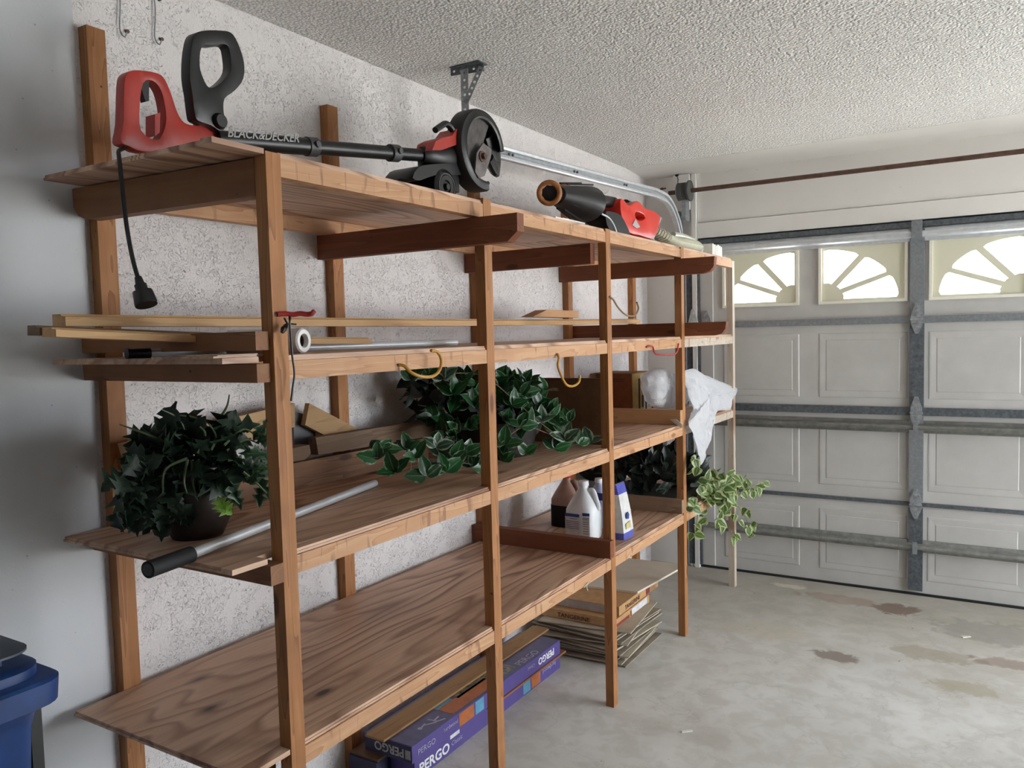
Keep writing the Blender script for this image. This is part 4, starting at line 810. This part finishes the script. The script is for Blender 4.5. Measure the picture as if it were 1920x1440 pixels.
for k in range(5):
    obj('dark_print', B(.2382, .2392, -.80+.05*k, -.775+.05*k, 1.11+.02*(k % 2), 1.20+.1*((k+1) % 2)), simple('dark_print', (.05, .04, .04), .7), cb)
obj('white_print', B(.2382, .239, -.72, -.66, 1.105, 1.19), simple('white_print', (.7, .68, .62), .6), cb)
for z in (1.30, 1.288): obj('card_print', B(.10, .20, -.9028, -.902, z, z+.004), simple('dark_print', (.05, .04, .04), .7), cb)
# plastic bag, crumpled over the front edge of the last bay
t = NT('bag_film'); t.base((.93, .94, .97)); t.bump(t.noise(t.coords((1, 1, 1)), 26, 5, .6, 2.0), .8, .02); tr = t.n('ShaderNodeBsdfTranslucent'); tr.inputs[0].default_value = (.88, .9, .95, 1)
tp_ = t.n('ShaderNodeBsdfTransparent'); ms = t.n('ShaderNodeMixShader'); ms.inputs[0].default_value = .35; ms2 = t.n('ShaderNodeMixShader'); ms2.inputs[0].default_value = .12
t.l(t.b.outputs[0], ms.inputs[1]); t.l(tr.outputs[0], ms.inputs[2]); t.l(ms.outputs[0], ms2.inputs[1]); t.l(tp_.outputs[0], ms2.inputs[2]); t.l(ms2.outputs[0], t.out.inputs[0]); t.b.inputs['Roughness'].default_value = .28; m_bag = t.m
def pillow(bm, outline, thick, nx, amp, fr=14, rings=16, c=None):
    O = spline(outline, 7, True); C = Vector(c) if c else sum(O, Vector())/len(O); N = Vector(nx).normalized(); S_ = {}
    for side in (1, -1):
        for k in range(rings+1):
            t_ = k/rings
            if k == rings and side == -1: S_[(side, k)] = S_[(1, k)]; continue
            if k == 0: S_[(side, 0)] = [bm.verts.new(C+N*thick*side)]; continue
            row = []
            for P in O:
                p = C+(P-C)*t_; h_ = thick*math.sqrt(max(0, 1-t_**2.4)); nz = (1-t_*.3)*(noise.noise(p*fr)*amp*.6-abs(noise.noise(p*fr*1.1+Vector((3, 1, 2))))*amp*1.9-abs(noise.noise(p*fr*2.3))*amp*.9)
                row.append(bm.verts.new(p+N*(side*h_+nz)))
            S_[(side, k)] = row
    n = len(O)
    for side in (1, -1):
        for i in range(n): bm.faces.new((S_[(side, 0)][0], S_[(side, 1)][i], S_[(side, 1)][(i+1) % n]))
        for k in range(1, rings):
            a, b = S_[(side, k)], S_[(side, k+1)]
            for i in range(n): bm.faces.new((a[i], a[(i+1) % n], b[(i+1) % n], b[i]))
bag = root('plastic_bag', (.55, -.8, 1.097), 'crumpled white plastic bag spilling over the far end of the third level', 'bag')
bm = BM(); pillow(bm, [(0.45, -1.2440, 1.3390), (0.45, -1.1860, 1.3550), (0.45, -1.0490, 1.3710), (0.45, -0.905, 1.3600), (0.45, -0.806, 1.3250), (0.45, -0.601, 1.3200), (0.45, -0.461, 1.2480), (0.45, -0.56, 1.1540), (0.45, -0.812, 1.1340), (0.45, -1.0250, 1.1540), (0.45, -1.1620, 1.1890), (0.45, -1.2190, 1.2570)], .09, (.8, -.6, 0), .018); obj('bag_bulge', bm, m_bag, bag, smooth='auto')
bm = BM(); pillow(bm, [(0.6, -1.0390, 1.3530), (0.6, -0.884, 1.3620), (0.61, -0.733, 1.3220), (0.62, -0.489, 1.2710), (0.64, -0.196, 1.2070), (0.66, -0.291, 1.1750), (0.67, -0.416, 1.1470), (0.68, -0.474, 1.1020), (0.69, -0.774, 1.1190), (0.69, -0.843, 1.0440), (0.69, -0.873, 0.989), (0.69, -0.967, 0.921), (0.69, -1.0400, 0.864), (0.69, -1.1060, 0.957), (0.69, -1.1790, 1.0490), (0.68, -1.2130, 1.1070), (0.66, -1.0700, 1.1520), (0.64, -1.0840, 1.2230), (0.62, -1.0500, 1.2620), (0.6, -1.0410, 1.3110)], .028, (.9, -.4, .1), .016, 12, c=(0.66, -0.836, 1.2120)); obj('bag_drape', bm, m_bag, bag, smooth='auto')
tag(obj('paper_scrap', (lambda b: (prism(b, [(0.599, 1.1260), (0.632, 1.1270), (0.665, 1.1020), (0.662, 1.0830), (0.632, 1.1000)], 'y', -1.270, -1.2645), b)[-1])(BM()), simple('pale_scrap', (.55, .5, .42), .8)), 'torn pale paper scrap on the cross beam at the fourth post', 'paper')
# ================================================================== LOWEST LEVEL
m_hdpe = simple('white_plastic', (.74, .77, .80), .35, 0, .03); m_blue = simple('blue_ink', (.02, .045, .26), .5); m_lab = simple('label_paper', (.66, .67, .72), .6); m_txt = simple('grey_ink', (.22, .22, .27), .7)
def jug(name, x, y, z, s, label, body, capm, lab=None, rot=0):
    r = root(name, (x, y, z), label, 'jug', rz=math.radians(rot)); sec = [(.0, .066, .060), (.006, .074, .070), (.02, .077, .073), (.125, .077, .073), (.14, .076, .072), (.17, .064, .060), (.20, .046, .042), (.225, .030, .027), (.238, .022, .021), (.250, .0205, .0205)]
    bm = BM(); rings = []
    for (h_, a, b) in sec:
        ring = []
        for k in range(28):
            th = 2*math.pi*k/28; e = .62 if h_ < .15 else .85; c_, s_ = math.cos(th), math.sin(th)
            ring.append(bm.verts.new((s*a*math.copysign(abs(c_)**e, c_), s*b*math.copysign(abs(s_)**e, s_), s*h_)))
        rings.append(ring)
    for a, b in zip(rings, rings[1:]):
        for i in range(28): bm.faces.new((a[i], a[(i+1) % 28], b[(i+1) % 28], b[i]))
    bm.faces.new(rings[0][::-1]); bm.faces.new(rings[-1]); obj('body', bm, body, r, local=True, smooth='auto')
    bm = BM(); tube(bm, [Vector(p)*s for p in spline([(.026, 0, .222), (.044, 0, .230), (.056, 0, .215), (.066, 0, .185), (.075, 0, .155), (.070, 0, .138)], 4)], .0105*s, 10, flat=1.1); obj('handle', bm, body, r, local=True, smooth='auto')
    bm = BM(); lathe(bm, [(0, .248*s), (.025*s, .248*s), (.026*s, .250*s), (.025*s, .270*s), (.022*s, .272*s), (0, .272*s)], (0, 0, 0), 'z', 24); obj('cap', bm, capm, r, local=True, smooth='auto'); return r
j = jug('plastic_jug', .415, -1.885, .6452, .96, 'white gallon jug with blue-striped label behind the third post', m_hdpe, m_hdpe)
def onj(nm, u0, u1, z0, z1, m, side='front', off=.0):
    """label strip bent round the jug: front (-y) or right (+x) face"""
    bm = BM(); n = 5; P = []
    for k in range(n+1):
        u_ = u0+(u1-u0)*k/n
        p = (u_, -.0712-.0007-off+.0045*(abs(u_)/.07)**3, 0) if side == 'front' else (.0752+off-.0035*(abs(u_)/.06)**3, u_, 0); P.append(p)
    for a, b in zip(P, P[1:]):
        vs = [bm.verts.new((p[0], p[1], z)) for p, z in ((a, z0), (b, z0), (b, z1), (a, z1))]; bm.faces.new(vs)
    bmesh.ops.remove_doubles(bm, verts=bm.verts, dist=1e-6); bmesh.ops.solidify(bm, geom=bm.faces[:], thickness=.0006); return obj(nm, bm, m, j, local=True)
onj('label', -.060, .018, .022, .122, m_lab); onj('blue_stripe', -.060, .012, .108, .122, m_blue, off=.0008)
onj('blue_stripe', .028, .062, .116, .130, m_blue, off=.0008); onj('label', .024, .062, .018, .114, m_hdpe)
for k, z in enumerate((.098, .086, .078, .070, .062, .054)): onj('print_line', -.056 if k else -.035, (.010 if k else .0), z, z+.0035, m_txt, off=.0009)
for k in range(6): onj('print_bar', .030+.005*k, .032+.005*k, .098, .110, m_txt, off=.0009)
for k, z in enumerate((.088, .078, .068, .058, .046, .036)): onj('print_line', .030, .058, z, z+.003, m_txt, off=.0009)
j2 = jug('plastic_jug', .235, -1.70, .6452, .93, 'tan gallon jug with red cap and black lower half', simple('tan_plastic', (.36, .22, .17), .5), simple('red_cap', (.55, .02, .02), .4))
bm = BM(); lathe(bm, [(.0735, .002), (.0745, .002), (.0745, .105), (.0735, .105)], (0, 0, 0), 'z', 28, 0, 0, 360, True)
for v in bm.verts:
    th = math.atan2(v.co.y, v.co.x); e = .62; c_, s_ = math.cos(th), math.sin(th); v.co.x = .0735*math.copysign(abs(c_)**e, c_); v.co.y = .0700*math.copysign(abs(s_)**e, s_)
obj('black_label', bm, m_black, j2, local=True)
j3 = jug('clear_bottle', .385, -1.655, .6452, .85, 'bottle with clear neck and blue label behind the white jug', simple('blue_white_plastic', (.42, .50, .72), .35), m_hdpe)
bm = BM(); box(bm, -.076, .076, -.073, -.0725, .14, .175); obj('blue_band', bm, m_blue, j3, local=True)
pc = root('pouch', (.535, -1.80, .6452), 'white and blue stand-up pouch leaning beside the third post', 'pouch')
bm = BM(); prs = [(0, .030, .055), (.03, .032, .055), (.12, .026, .050), (.20, .014, .046), (.245, .004, .044)]; rings = []
for (h_, a, b) in prs:
    rings.append([bm.verts.new((.565+sx*a-h_*.05, -1.80+sy*b, .6452+h_)) for sx, sy in ((-1, -1), (0, -1.06), (1, -1), (1.08, 0), (1, 1), (0, 1.06), (-1, 1), (-1.08, 0))])
mi_ = [1, 0, 0, 2]
for q, (a, b) in enumerate(zip(rings, rings[1:])):
    for i in range(8): bm.faces.new((a[i], a[(i+1) % 8], b[(i+1) % 8], b[i])).material_index = mi_[q]
bm.faces.new(rings[0][::-1]); bm.faces.new(rings[-1])
obj('pouch_film', bm, [simple('pouch_white', (.68, .68, .66), .35), simple('pouch_blue', (.10, .12, .48), .35), simple('pouch_top_blue', (.08, .09, .42), .35)], pc)
bm = BM(); prism(bm, [(-1.82, .735), (-1.795, .73), (-1.79, .75), (-1.805, .765), (-1.822, .755)], 'x', .5935, .5955); obj('blue_emblem', bm, m_blue, pc)
bm = BM(); prism(bm, [(-1.83, .69), (-1.78, .69), (-1.78, .72), (-1.83, .715)], 'x', .5965, .5975); obj('yellow_print', bm, simple('pouch_yellow', (.55, .48, .22), .4), pc)
# dark ivy and variegated ivy spilling from the far bay
m_dk = leafmat('dark_ivy', (.006, .015, .010), (.05, .07, .055), .40, .08, .05)
dkm = [leafmesh('leaf', .10, .055, m_dk, 'oval', .3, .4, 40+i) for i in range(3)]
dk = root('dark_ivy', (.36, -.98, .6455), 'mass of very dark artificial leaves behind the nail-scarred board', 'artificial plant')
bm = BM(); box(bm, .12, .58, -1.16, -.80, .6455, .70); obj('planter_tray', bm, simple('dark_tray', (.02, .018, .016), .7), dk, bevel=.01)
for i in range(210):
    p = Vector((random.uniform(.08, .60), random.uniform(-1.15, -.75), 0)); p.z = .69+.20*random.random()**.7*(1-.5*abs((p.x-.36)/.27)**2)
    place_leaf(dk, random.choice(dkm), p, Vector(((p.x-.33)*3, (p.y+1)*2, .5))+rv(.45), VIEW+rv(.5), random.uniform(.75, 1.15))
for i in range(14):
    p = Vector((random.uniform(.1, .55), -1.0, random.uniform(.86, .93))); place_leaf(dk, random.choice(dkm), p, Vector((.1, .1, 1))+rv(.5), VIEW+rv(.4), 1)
pgm = [leafmesh('leaf', .07, .055, leafmat('grey_ivy', (.10, .17, .12), (.40, .46, .38), .45, .35), 'heart', .2, .3, 60+i) for i in range(2)]
for q in ((0.45, -0.928, 0.733), (0.45, -0.913, 0.671), (0.45, -1.0740, 0.7), (0.45, -0.828, 0.685)): place_leaf(dk, pgm[0], q, Vector((0, -.1, -.4))+rv(.4), VIEW+rv(.2), .9)
m_var = leafmat('variegated_ivy', (.10, .22, .045), (.50, .55, .26), .45, .42, .3)
vam = [leafmesh('leaf', .058, .050, m_var, 'heart', .18, .35, 70+i) for i in range(4)]
va = root('variegated_ivy', (.62, -.78, .6455), 'pale green variegated ivy spilling out of the far bay over the shelf edge', 'artificial plant')
bm = BM(); lathe(bm, [(0, 0), (.055, 0), (.07, .09), (.074, .095), (.066, .095), (0, .08)], (.53, -.66, .6455), 'z', 20); obj('pot', bm, m_pot, va, smooth='auto')
def vleaf(q, s=1.0, n=2, d=(0.1, 0, -.5)):
    for _ in range(n): place_leaf(va, random.choice(vam), Vector(q)+rv(.012), Vector(d)+rv(.5), VIEW+rv(.4), s*random.uniform(.8, 1.15))
for i in range(92):
    px_ = random.random(); u_ = random.gauss(0, .42); w_ = random.gauss(0, .42)
    p = Vector((random.uniform(.62, .78), -.80+.22*u_, .69+.115*w_)); 
    vleaf(p, 1.05, 1, (.2, (p.y+.80)*1.5, -.25))
for q in ((0.72, -1.3430, 0.707), (0.72, -1.3100, 0.732), (0.7, -1.1200, 0.674), (0.74, -1.2610, 0.598), (0.74, -1.3420, 0.581), (0.74, -1.1590, 0.617), (0.72, -0.883, 0.746), (0.72, -0.655, 0.685), (0.72, -0.418, 0.602), (0.72, -0.305, 0.499), (0.74, -0.687, 0.532), (0.74, -0.55, 0.463), (0.74, -0.954, 0.544), (0.74, -0.858, 0.538), (0.76, -0.396, 0.441), (0.76, -0.478, 0.427), (0.72, -0.59, 0.386), (0.72, -0.535, 0.389), (0.78, -0.415, 0.368), (0.72, -0.394, 0.671), (0.72, -0.3, 0.677), (0.74, -0.281, 0.633), (0.76, -0.185, 0.605), (0.78, -0.084, 0.612), (0.76, -0.357, 0.61), (0.72, -1.2320, 0.901), (0.7, -1.2130, 0.924), (0.72, -1.0230, 0.685)):
    vleaf(q, .95, 2)
bm = BM()
for pts in ([(.56, -.68, .74), (0.72, -0.583, 0.617), (0.76, -0.45, 0.642), (0.78, -0.084, 0.608)], [(.56, -.68, .74), (0.7, -0.671, 0.632), (0.72, -0.618, 0.5), (0.72, -0.557, 0.381)], [(.56, -.70, .74), (0.7, -0.96, 0.7), (0.73, -1.2110, 0.681), (0.74, -1.3020, 0.593)], [(.56, -.68, .74), (0.72, -0.531, 0.56), (0.78, -0.403, 0.365)]):
    tube(bm, spline(pts, 5), .0018, 5)
obj('stems', bm, simple('green_stem', (.16, .17, .06), .6), va, kind='stuff')
# ================================================================== ON THE FLOOR UNDER THE UNIT
m_pur = simple('purple_carton', (.085, .062, .24), .5, 0, .06); m_navy = simple('navy_carton', (.030, .030, .075), .6); m_purt = simple('slate_purple_carton', (.105, .10, .20), .5)
m_or = simple('orange_print', (.42, .12, .03), .5); m_cy = simple('cyan_print', (.10, .30, .45), .5); m_pht = simple('photo_print', (.14, .13, .09), .5, 0, .6, 40); m_lav = simple('lavender_ink', (.38, .36, .52), .6)
def carton(label, x0, x1, y0, y1, z0, z1, top=None, end=None, nm='flooring_box'):
    r = root(nm, ((x0+x1)/2, (y0+y1)/2, z0), label, 'box'); obj('carton', B(x0, x1, y0, y1, z0, z1), m_pur, r, bevel=.002)
    if top: obj('top_panel', B(x0+.003, x1-.003, y0+.003, y1-.003, z1, z1+.0008), top, r)
    if end: obj('end_panel', B(x0+.002, x1-.002, y0-.0008, y0, z0+.002, z1-.002), end, r)
    return r
c1 = carton('purple laminate flooring carton lying lowest on the floor', .153, .262, -2.955, -1.86, .0, .072)
text(c1, 'PERGO', .052, (.2632, -2.932, .014), (0, 1, 0), (0, 0, 1), m_white, sx=1.12, bold=.0012); text(c1, 'Classic', .026, (.2632, -2.735, .026), (0, 1, 0), (0, 0, 1), m_lav)
text(c1, 'hardwood', .030, (.2632, -1.905, .052), (0, -1, 0), (0, 0, -1), m_lav)
for (a, b, m) in ((-2.20, -2.14, m_cy), (-2.13, -2.05, m_or)): obj('side_picture', B(.262, .2630, a, b, .006, .066), m, c1)
obj('white_sticker', B(.262, .2632, -2.74, -2.68, .054, .071), simple('sticker', (.7, .7, .72), .4), c1)
tag(obj('floor_plank', B(.10, .285, -2.50, -1.84, .0722, .0802), lumber('reddish_laminate', ((.34, .15, .07), (.30, .12, .055), (.2, .08, .035), (.1, .04, .02)), 'y', knots=False), bevel=.001), 'reddish laminate plank sandwiched between the two purple cartons', 'plank')
c2 = carton('upper purple laminate flooring carton with picture top', .060, .277, -2.985, -1.885, .0806, .143, m_purt, m_navy)
text(c2, 'PERGO', .044, (.243, -2.9868, .126), (-1, 0, 0), (0, 0, -1), simple('silver_ink', (.45, .45, .46), .5), sx=.98, bold=.0008)
for k in range(4): obj('logo_bar', B(.249+.006*k, .2528+.006*k, -2.9875, -2.9858, .094, .126), simple('silver_ink', (.45, .45, .46), .5), c2)
text(c2, 'PERGO', .042, (.2782, -1.945, .128), (0, -1, 0), (0, 0, -1), m_white, sx=1.1, bold=.0010); text(c2, 'Classic', .022, (.2782, -2.125, .124), (0, -1, 0), (0, 0, -1), m_lav)
text(c2, 'PERGO', .030, (.2782, -2.955, .098), (0, 1, 0), (0, 0, 1), m_lav, sx=1.1); text(c2, 'hardwood', .022, (.2782, -2.80, .112), (0, 1, 0), (0, 0, 1), m_lav)
text(c2, 'PERGO', .05, (.262, -2.22, .1442), (0, 1, 0), (-1, 0, 0), m_lav, sx=1.1)
for (a, b, m, x0_, x1_) in ((-2.72, -2.62, m_cy, .12, .19), (-2.72, -2.40, m_or, .192, .262), (-2.60, -2.36, m_pht, .12, .205), (-2.36, -2.24, simple('grey_photo', (.20, .20, .19), .5, 0, .5, 50), .13, .25)): obj('top_picture', B(x0_, x1_, a, b, .1438, .1446), m, c2)
for (a, b, m) in ((-2.70, -2.60, m_or), (-2.59, -2.53, m_cy)): obj('side_picture', B(.277, .2780, a, b, .088, .139), m, c2)
bm = BM(); z_ = .1442
for pts in ([(.222, -2.86), (.215, -2.83)], [(.218, -2.845), (.245, -2.80)], [(.205, -2.80), (.245, -2.79)], [(.235, -2.815), (.258, -2.76)], [(.230, -2.80), (.225, -2.76)]): tube(bm, [(p[0], p[1], z_) for p in pts], .004, 6, flat=.25)
lathe(bm, [(0, 0), (.009, 0), (.009, .0006), (0, .0006)], (.222, -2.868, z_), 'z', 12); obj('figure_emblem', bm, m_lav, c2)
tag(obj('floor_plank', B(.085, .172, -3.01, -1.80, .1450, .1530), lumber('oak_laminate', ((.36, .20, .075), (.33, .175, .06), (.24, .12, .04), (.16, .08, .03)), 'y', knots=False, rings=4), bevel=.001), 'oak-coloured laminate plank on top of the purple cartons', 'plank')
c3 = root('flooring_box', (-.0+.02, -3.0, 0), 'dark carton behind the purple cartons, near the wall', 'box')
obj('carton', B(.018, .150, -3.03, -2.0, .0, .070), m_navy, c3, bevel=.002)
tag(obj('floor_plank', B(.018, .15, -3.02, -2.2, .0706, .0796), m_old, bevel=.001), 'old brown plank on the dark carton near the wall', 'plank')
# loose stack of warped tan sheets
m_tan = simple('tan_fibreboard', (.46, .40, .31), .75, 0, .12, 8); m_tand = simple('tan_fibreboard_dark', (.30, .25, .19), .8, 0, .2, 8)
z = .0; ORD = ['topmost'] + [w+' from the top' for w in 'second third fourth fifth sixth seventh eighth'.split()] + ['middle'] + [w+' from the bottom' for w in 'eighth seventh sixth fifth fourth third second'.split()] + ['lowest']
for i in range(17):
    th = .0052; w_ = .235; z += th+random.uniform(.0028, .0068)
    bm = BM(); n_ = 6; g = []
    ang = random.uniform(-9, 9); ox, oy = random.uniform(-.012, .018), random.uniform(-.02, .03); lift = random.uniform(.0, .0025)
    for s_ in (0, 1):
        g.append([[bm.verts.new((-w_+2*w_*a/n_, -w_+2*w_*b/n_, s_*th+lift*(abs(a/n_-.5)*2)**2)) for b in range(n_+1)] for a in range(n_+1)])
    for a in range(n_):
        for b in range(n_):
            bm.faces.new((g[1][a][b], g[1][a+1][b], g[1][a+1][b+1], g[1][a][b+1])); bm.faces.new((g[0][a][b], g[0][a][b+1], g[0][a+1][b+1], g[0][a+1][b]))
    for a in range(n_):
        for q in ((0, 0), (n_, 0)):
            bm.faces.new((g[0][q[0]][a], g[0][q[0]][a+1], g[1][q[0]][a+1], g[1][q[0]][a])); bm.faces.new((g[0][a][q[0]], g[0][a+1][q[0]], g[1][a+1][q[0]], g[1][a][q[0]]))
    M = Matrix.Translation((.285+ox, -1.50+oy, z-th-.002 if i else .0003)) @ Matrix.Rotation(math.radians(ang), 4, 'Z')
    bmesh.ops.transform(bm, matrix=M, verts=bm.verts)
    tag(obj('fibre_sheet', bm, m_tan if i % 3 else m_tand), ORD[16-i]+' warped tan sheet of the loose stack under the third bay', 'sheet', 'tan sheets stacked under the third bay')
zs = z+.0015
m_tang = simple('orange_tan_carton', (.50, .29, .13), .6); m_mar = simple('maroon_print', (.22, .035, .03), .6); m_maroon_dk = simple('dark_maroon', (.07, .02, .015), .7)
def tcart(label, x0, x1, y0, y1, z0, z1, words):
    r = root('tile_box', ((x0+x1)/2, (y0+y1)/2, z0), label, 'box'); obj('carton', B(x0, x1, y0, y1, z0, z1), m_tang, r, bevel=.002); return r
k1 = tcart('lower tan and maroon carton resting on the warped sheets', .05, .475, -1.69, -1.27, zs, zs+.042, '')
text(k1, 'TANGERINE', .030, (.16, -1.6912, zs+.008), (1, 0, 0), (0, 0, 1), m_maroon_dk, sx=1.1)
obj('maroon_band', B(.475, .476, -1.68, -1.53, zs+.003, zs+.018), m_mar, k1); obj('white_label', B(.475, .476, -1.50, -1.30, zs+.006, zs+.036), m_lab, k1)
obj('maroon_block', B(.475, .4765, -1.515, -1.505, zs+.004, zs+.030), m_mar, k1)
z2 = zs+.0435
k2 = tcart('upper tan carton with word on its side under the pale board', .10, .470, -1.64, -1.13, z2, z2+.045, '')
text(k2, 'TANGERINE', .030, (.4712, -1.57, z2+.009), (0, 1, 0), (0, 0, 1), m_maroon_dk, sx=1.15); obj('maroon_block', B(.470, .471, -1.30, -1.25, z2+.003, z2+.042), m_mar, k2)
obj('white_face', B(.12, .44, -1.6408, -1.64, z2+.004, z2+.041), simple('greyed_label', (.40, .36, .34), .7), k2)
z3 = z2+.046
bm = BM(); prism(bm, [(.04, -1.47), (.475, -1.42), (.535, -.86), (.10, -.90)], 'z', z3, z3+.010); tag(obj('pale_board', bm, simple('cream_board', (.66, .60, .50), .5, 0, .06, 6), bevel=.002), 'smooth cream board lying on top of the cartons', 'board')
# ================================================================== BLUE BIN
m_bin = simple('blue_bin_plastic', (.012, .045, .17), .38, 0, .18, 14); m_bind = simple('slate_bin_lid', (.05, .065, .09), .45)
bn = root('recycling_bin', (.25, -4.6, 0), 'blue wheeled recycling bin with hooded lid at the lower left', 'bin')
def rrect(x0, x1, y0, y1, r, n=5):
    pts = []
    for (cx, cy, a0) in ((x1-r, y1-r, 0), (x0+r, y1-r, 90), (x0+r, y0+r, 180), (x1-r, y0+r, 270)):
        for k in range(n+1):
            a = math.radians(a0+90*k/n); pts.append((cx+r*math.cos(a), cy+r*math.sin(a)))
    return pts
def loft(bm, rings):
    R_ = [[bm.verts.new((p[0], p[1], z)) for p in pts] for pts, z in rings]; n = len(R_[0])
    for a, b in zip(R_, R_[1:]):
        for i in range(n): bm.faces.new((a[i], a[(i+1) % n], b[(i+1) % n], b[i]))
    bm.faces.new(R_[0][::-1]); bm.faces.new(R_[-1])
bm = BM(); loft(bm, [(rrect(.09, .37, -4.80, -4.315, .03), .03), (rrect(.05, .435, -4.86, -4.296, .035), .84), (rrect(.035, .45, -4.87, -4.293, .04), .87), (rrect(.015, .485, -4.90, -4.287, .05), .905)]); obj('body', bm, m_bin, bn, smooth='auto')
bm = BM(); loft(bm, [(rrect(.0, .508, -4.93, -4.275, .05), .905), (rrect(.0, .510, -4.93, -4.272, .05), .948), (rrect(.006, .504, -4.92, -4.278, .05), .953)]); obj('lid_rim', bm, m_bin, bn, smooth='auto')
bm = BM(); loft(bm, [(rrect(.02, .475, -4.90, -4.290, .06), .953), (rrect(.02, .475, -4.90, -4.290, .06), .970), (rrect(.03, .465, -4.89, -4.30, .06), .975)]); obj('lid_tier', bm, m_bin, bn, smooth='auto')
bm = BM(); loft(bm, [(rrect(.05, .462, -4.85, -4.305, .045), 1.000), (rrect(.05, .462, -4.85, -4.305, .045), 1.004), (rrect(.07, .41, -4.83, -4.36, .12), 1.016), (rrect(.11, .36, -4.79, -4.41, .10), 1.050), (rrect(.15, .32, -4.75, -4.46, .08), 1.058)]); obj('hood', bm, m_bind, bn, smooth='auto')
for (x_, y_) in ((.40, -4.36), (.40, -4.76), (.12, -4.36), (.12, -4.76)): obj('hood_post', B(x_-.02, x_+.02, y_-.012, y_+.012, .9745, 1.0005), m_bin, bn, bevel=.003)
obj('mouth_dark', B(.13, .39, -4.74, -4.40, .975, .979), m_dark, bn)  # flat black slab painted as the dark inside of the opening
obj('corner_strip', B(.345, .40, -4.294, -4.272, .10, .88), m_black, bn)  # plain black strip standing at the body's corner
for y_ in (-4.83, -4.37):
    bm = BM(); lathe(bm, [(0, -.022), (.075, -.022), (.085, -.012), (.085, .012), (.075, .022), (0, .022)], (.14, y_, .085), 'y', 24); obj('wheel', bm, m_black, bn, smooth='auto')
# loose twine under the lowest rail, small debris on the floor
tag(obj('twine_tuft', (lambda b: (tube(b, spline([(0.655, -2.3390, 0.601), (0.655, -2.3540, 0.588), (0.66, -2.3550, 0.572)], 3), .002, 5), tube(b, spline([(0.655, -2.3340, 0.599), (0.655, -2.3630, 0.595), (0.655, -2.3770, 0.59)], 3), .0015, 5), b)[-1])(BM()), simple('twine', (.6, .57, .45), .8)), 'frayed pale twine hanging from the lowest rail', 'twine')
for (p, lb) in (((1.8860, -0.583, 0), 'small white chip on the floor nearest the door at right'), ((0.983, -2.1590, 0), 'pale splinter on the floor near the front posts')):
    p = Vector(p); bm = BM(); obox(bm, (p.x, p.y, .0025), (.045, .012, .004), rotz(40)); tag(obj('wood_chip', bm, simple('chip', (.72, .70, .62), .7)), lb, 'chip')
bm = BM(); obox(bm, (*(0.28, -0.011, 0)[:2], .022), (.02, .02, .044), rotz(10)); tag(obj('white_clip', bm, m_hdpe, bevel=.004), 'tiny white clip on the floor at the foot of the door track', 'clip')
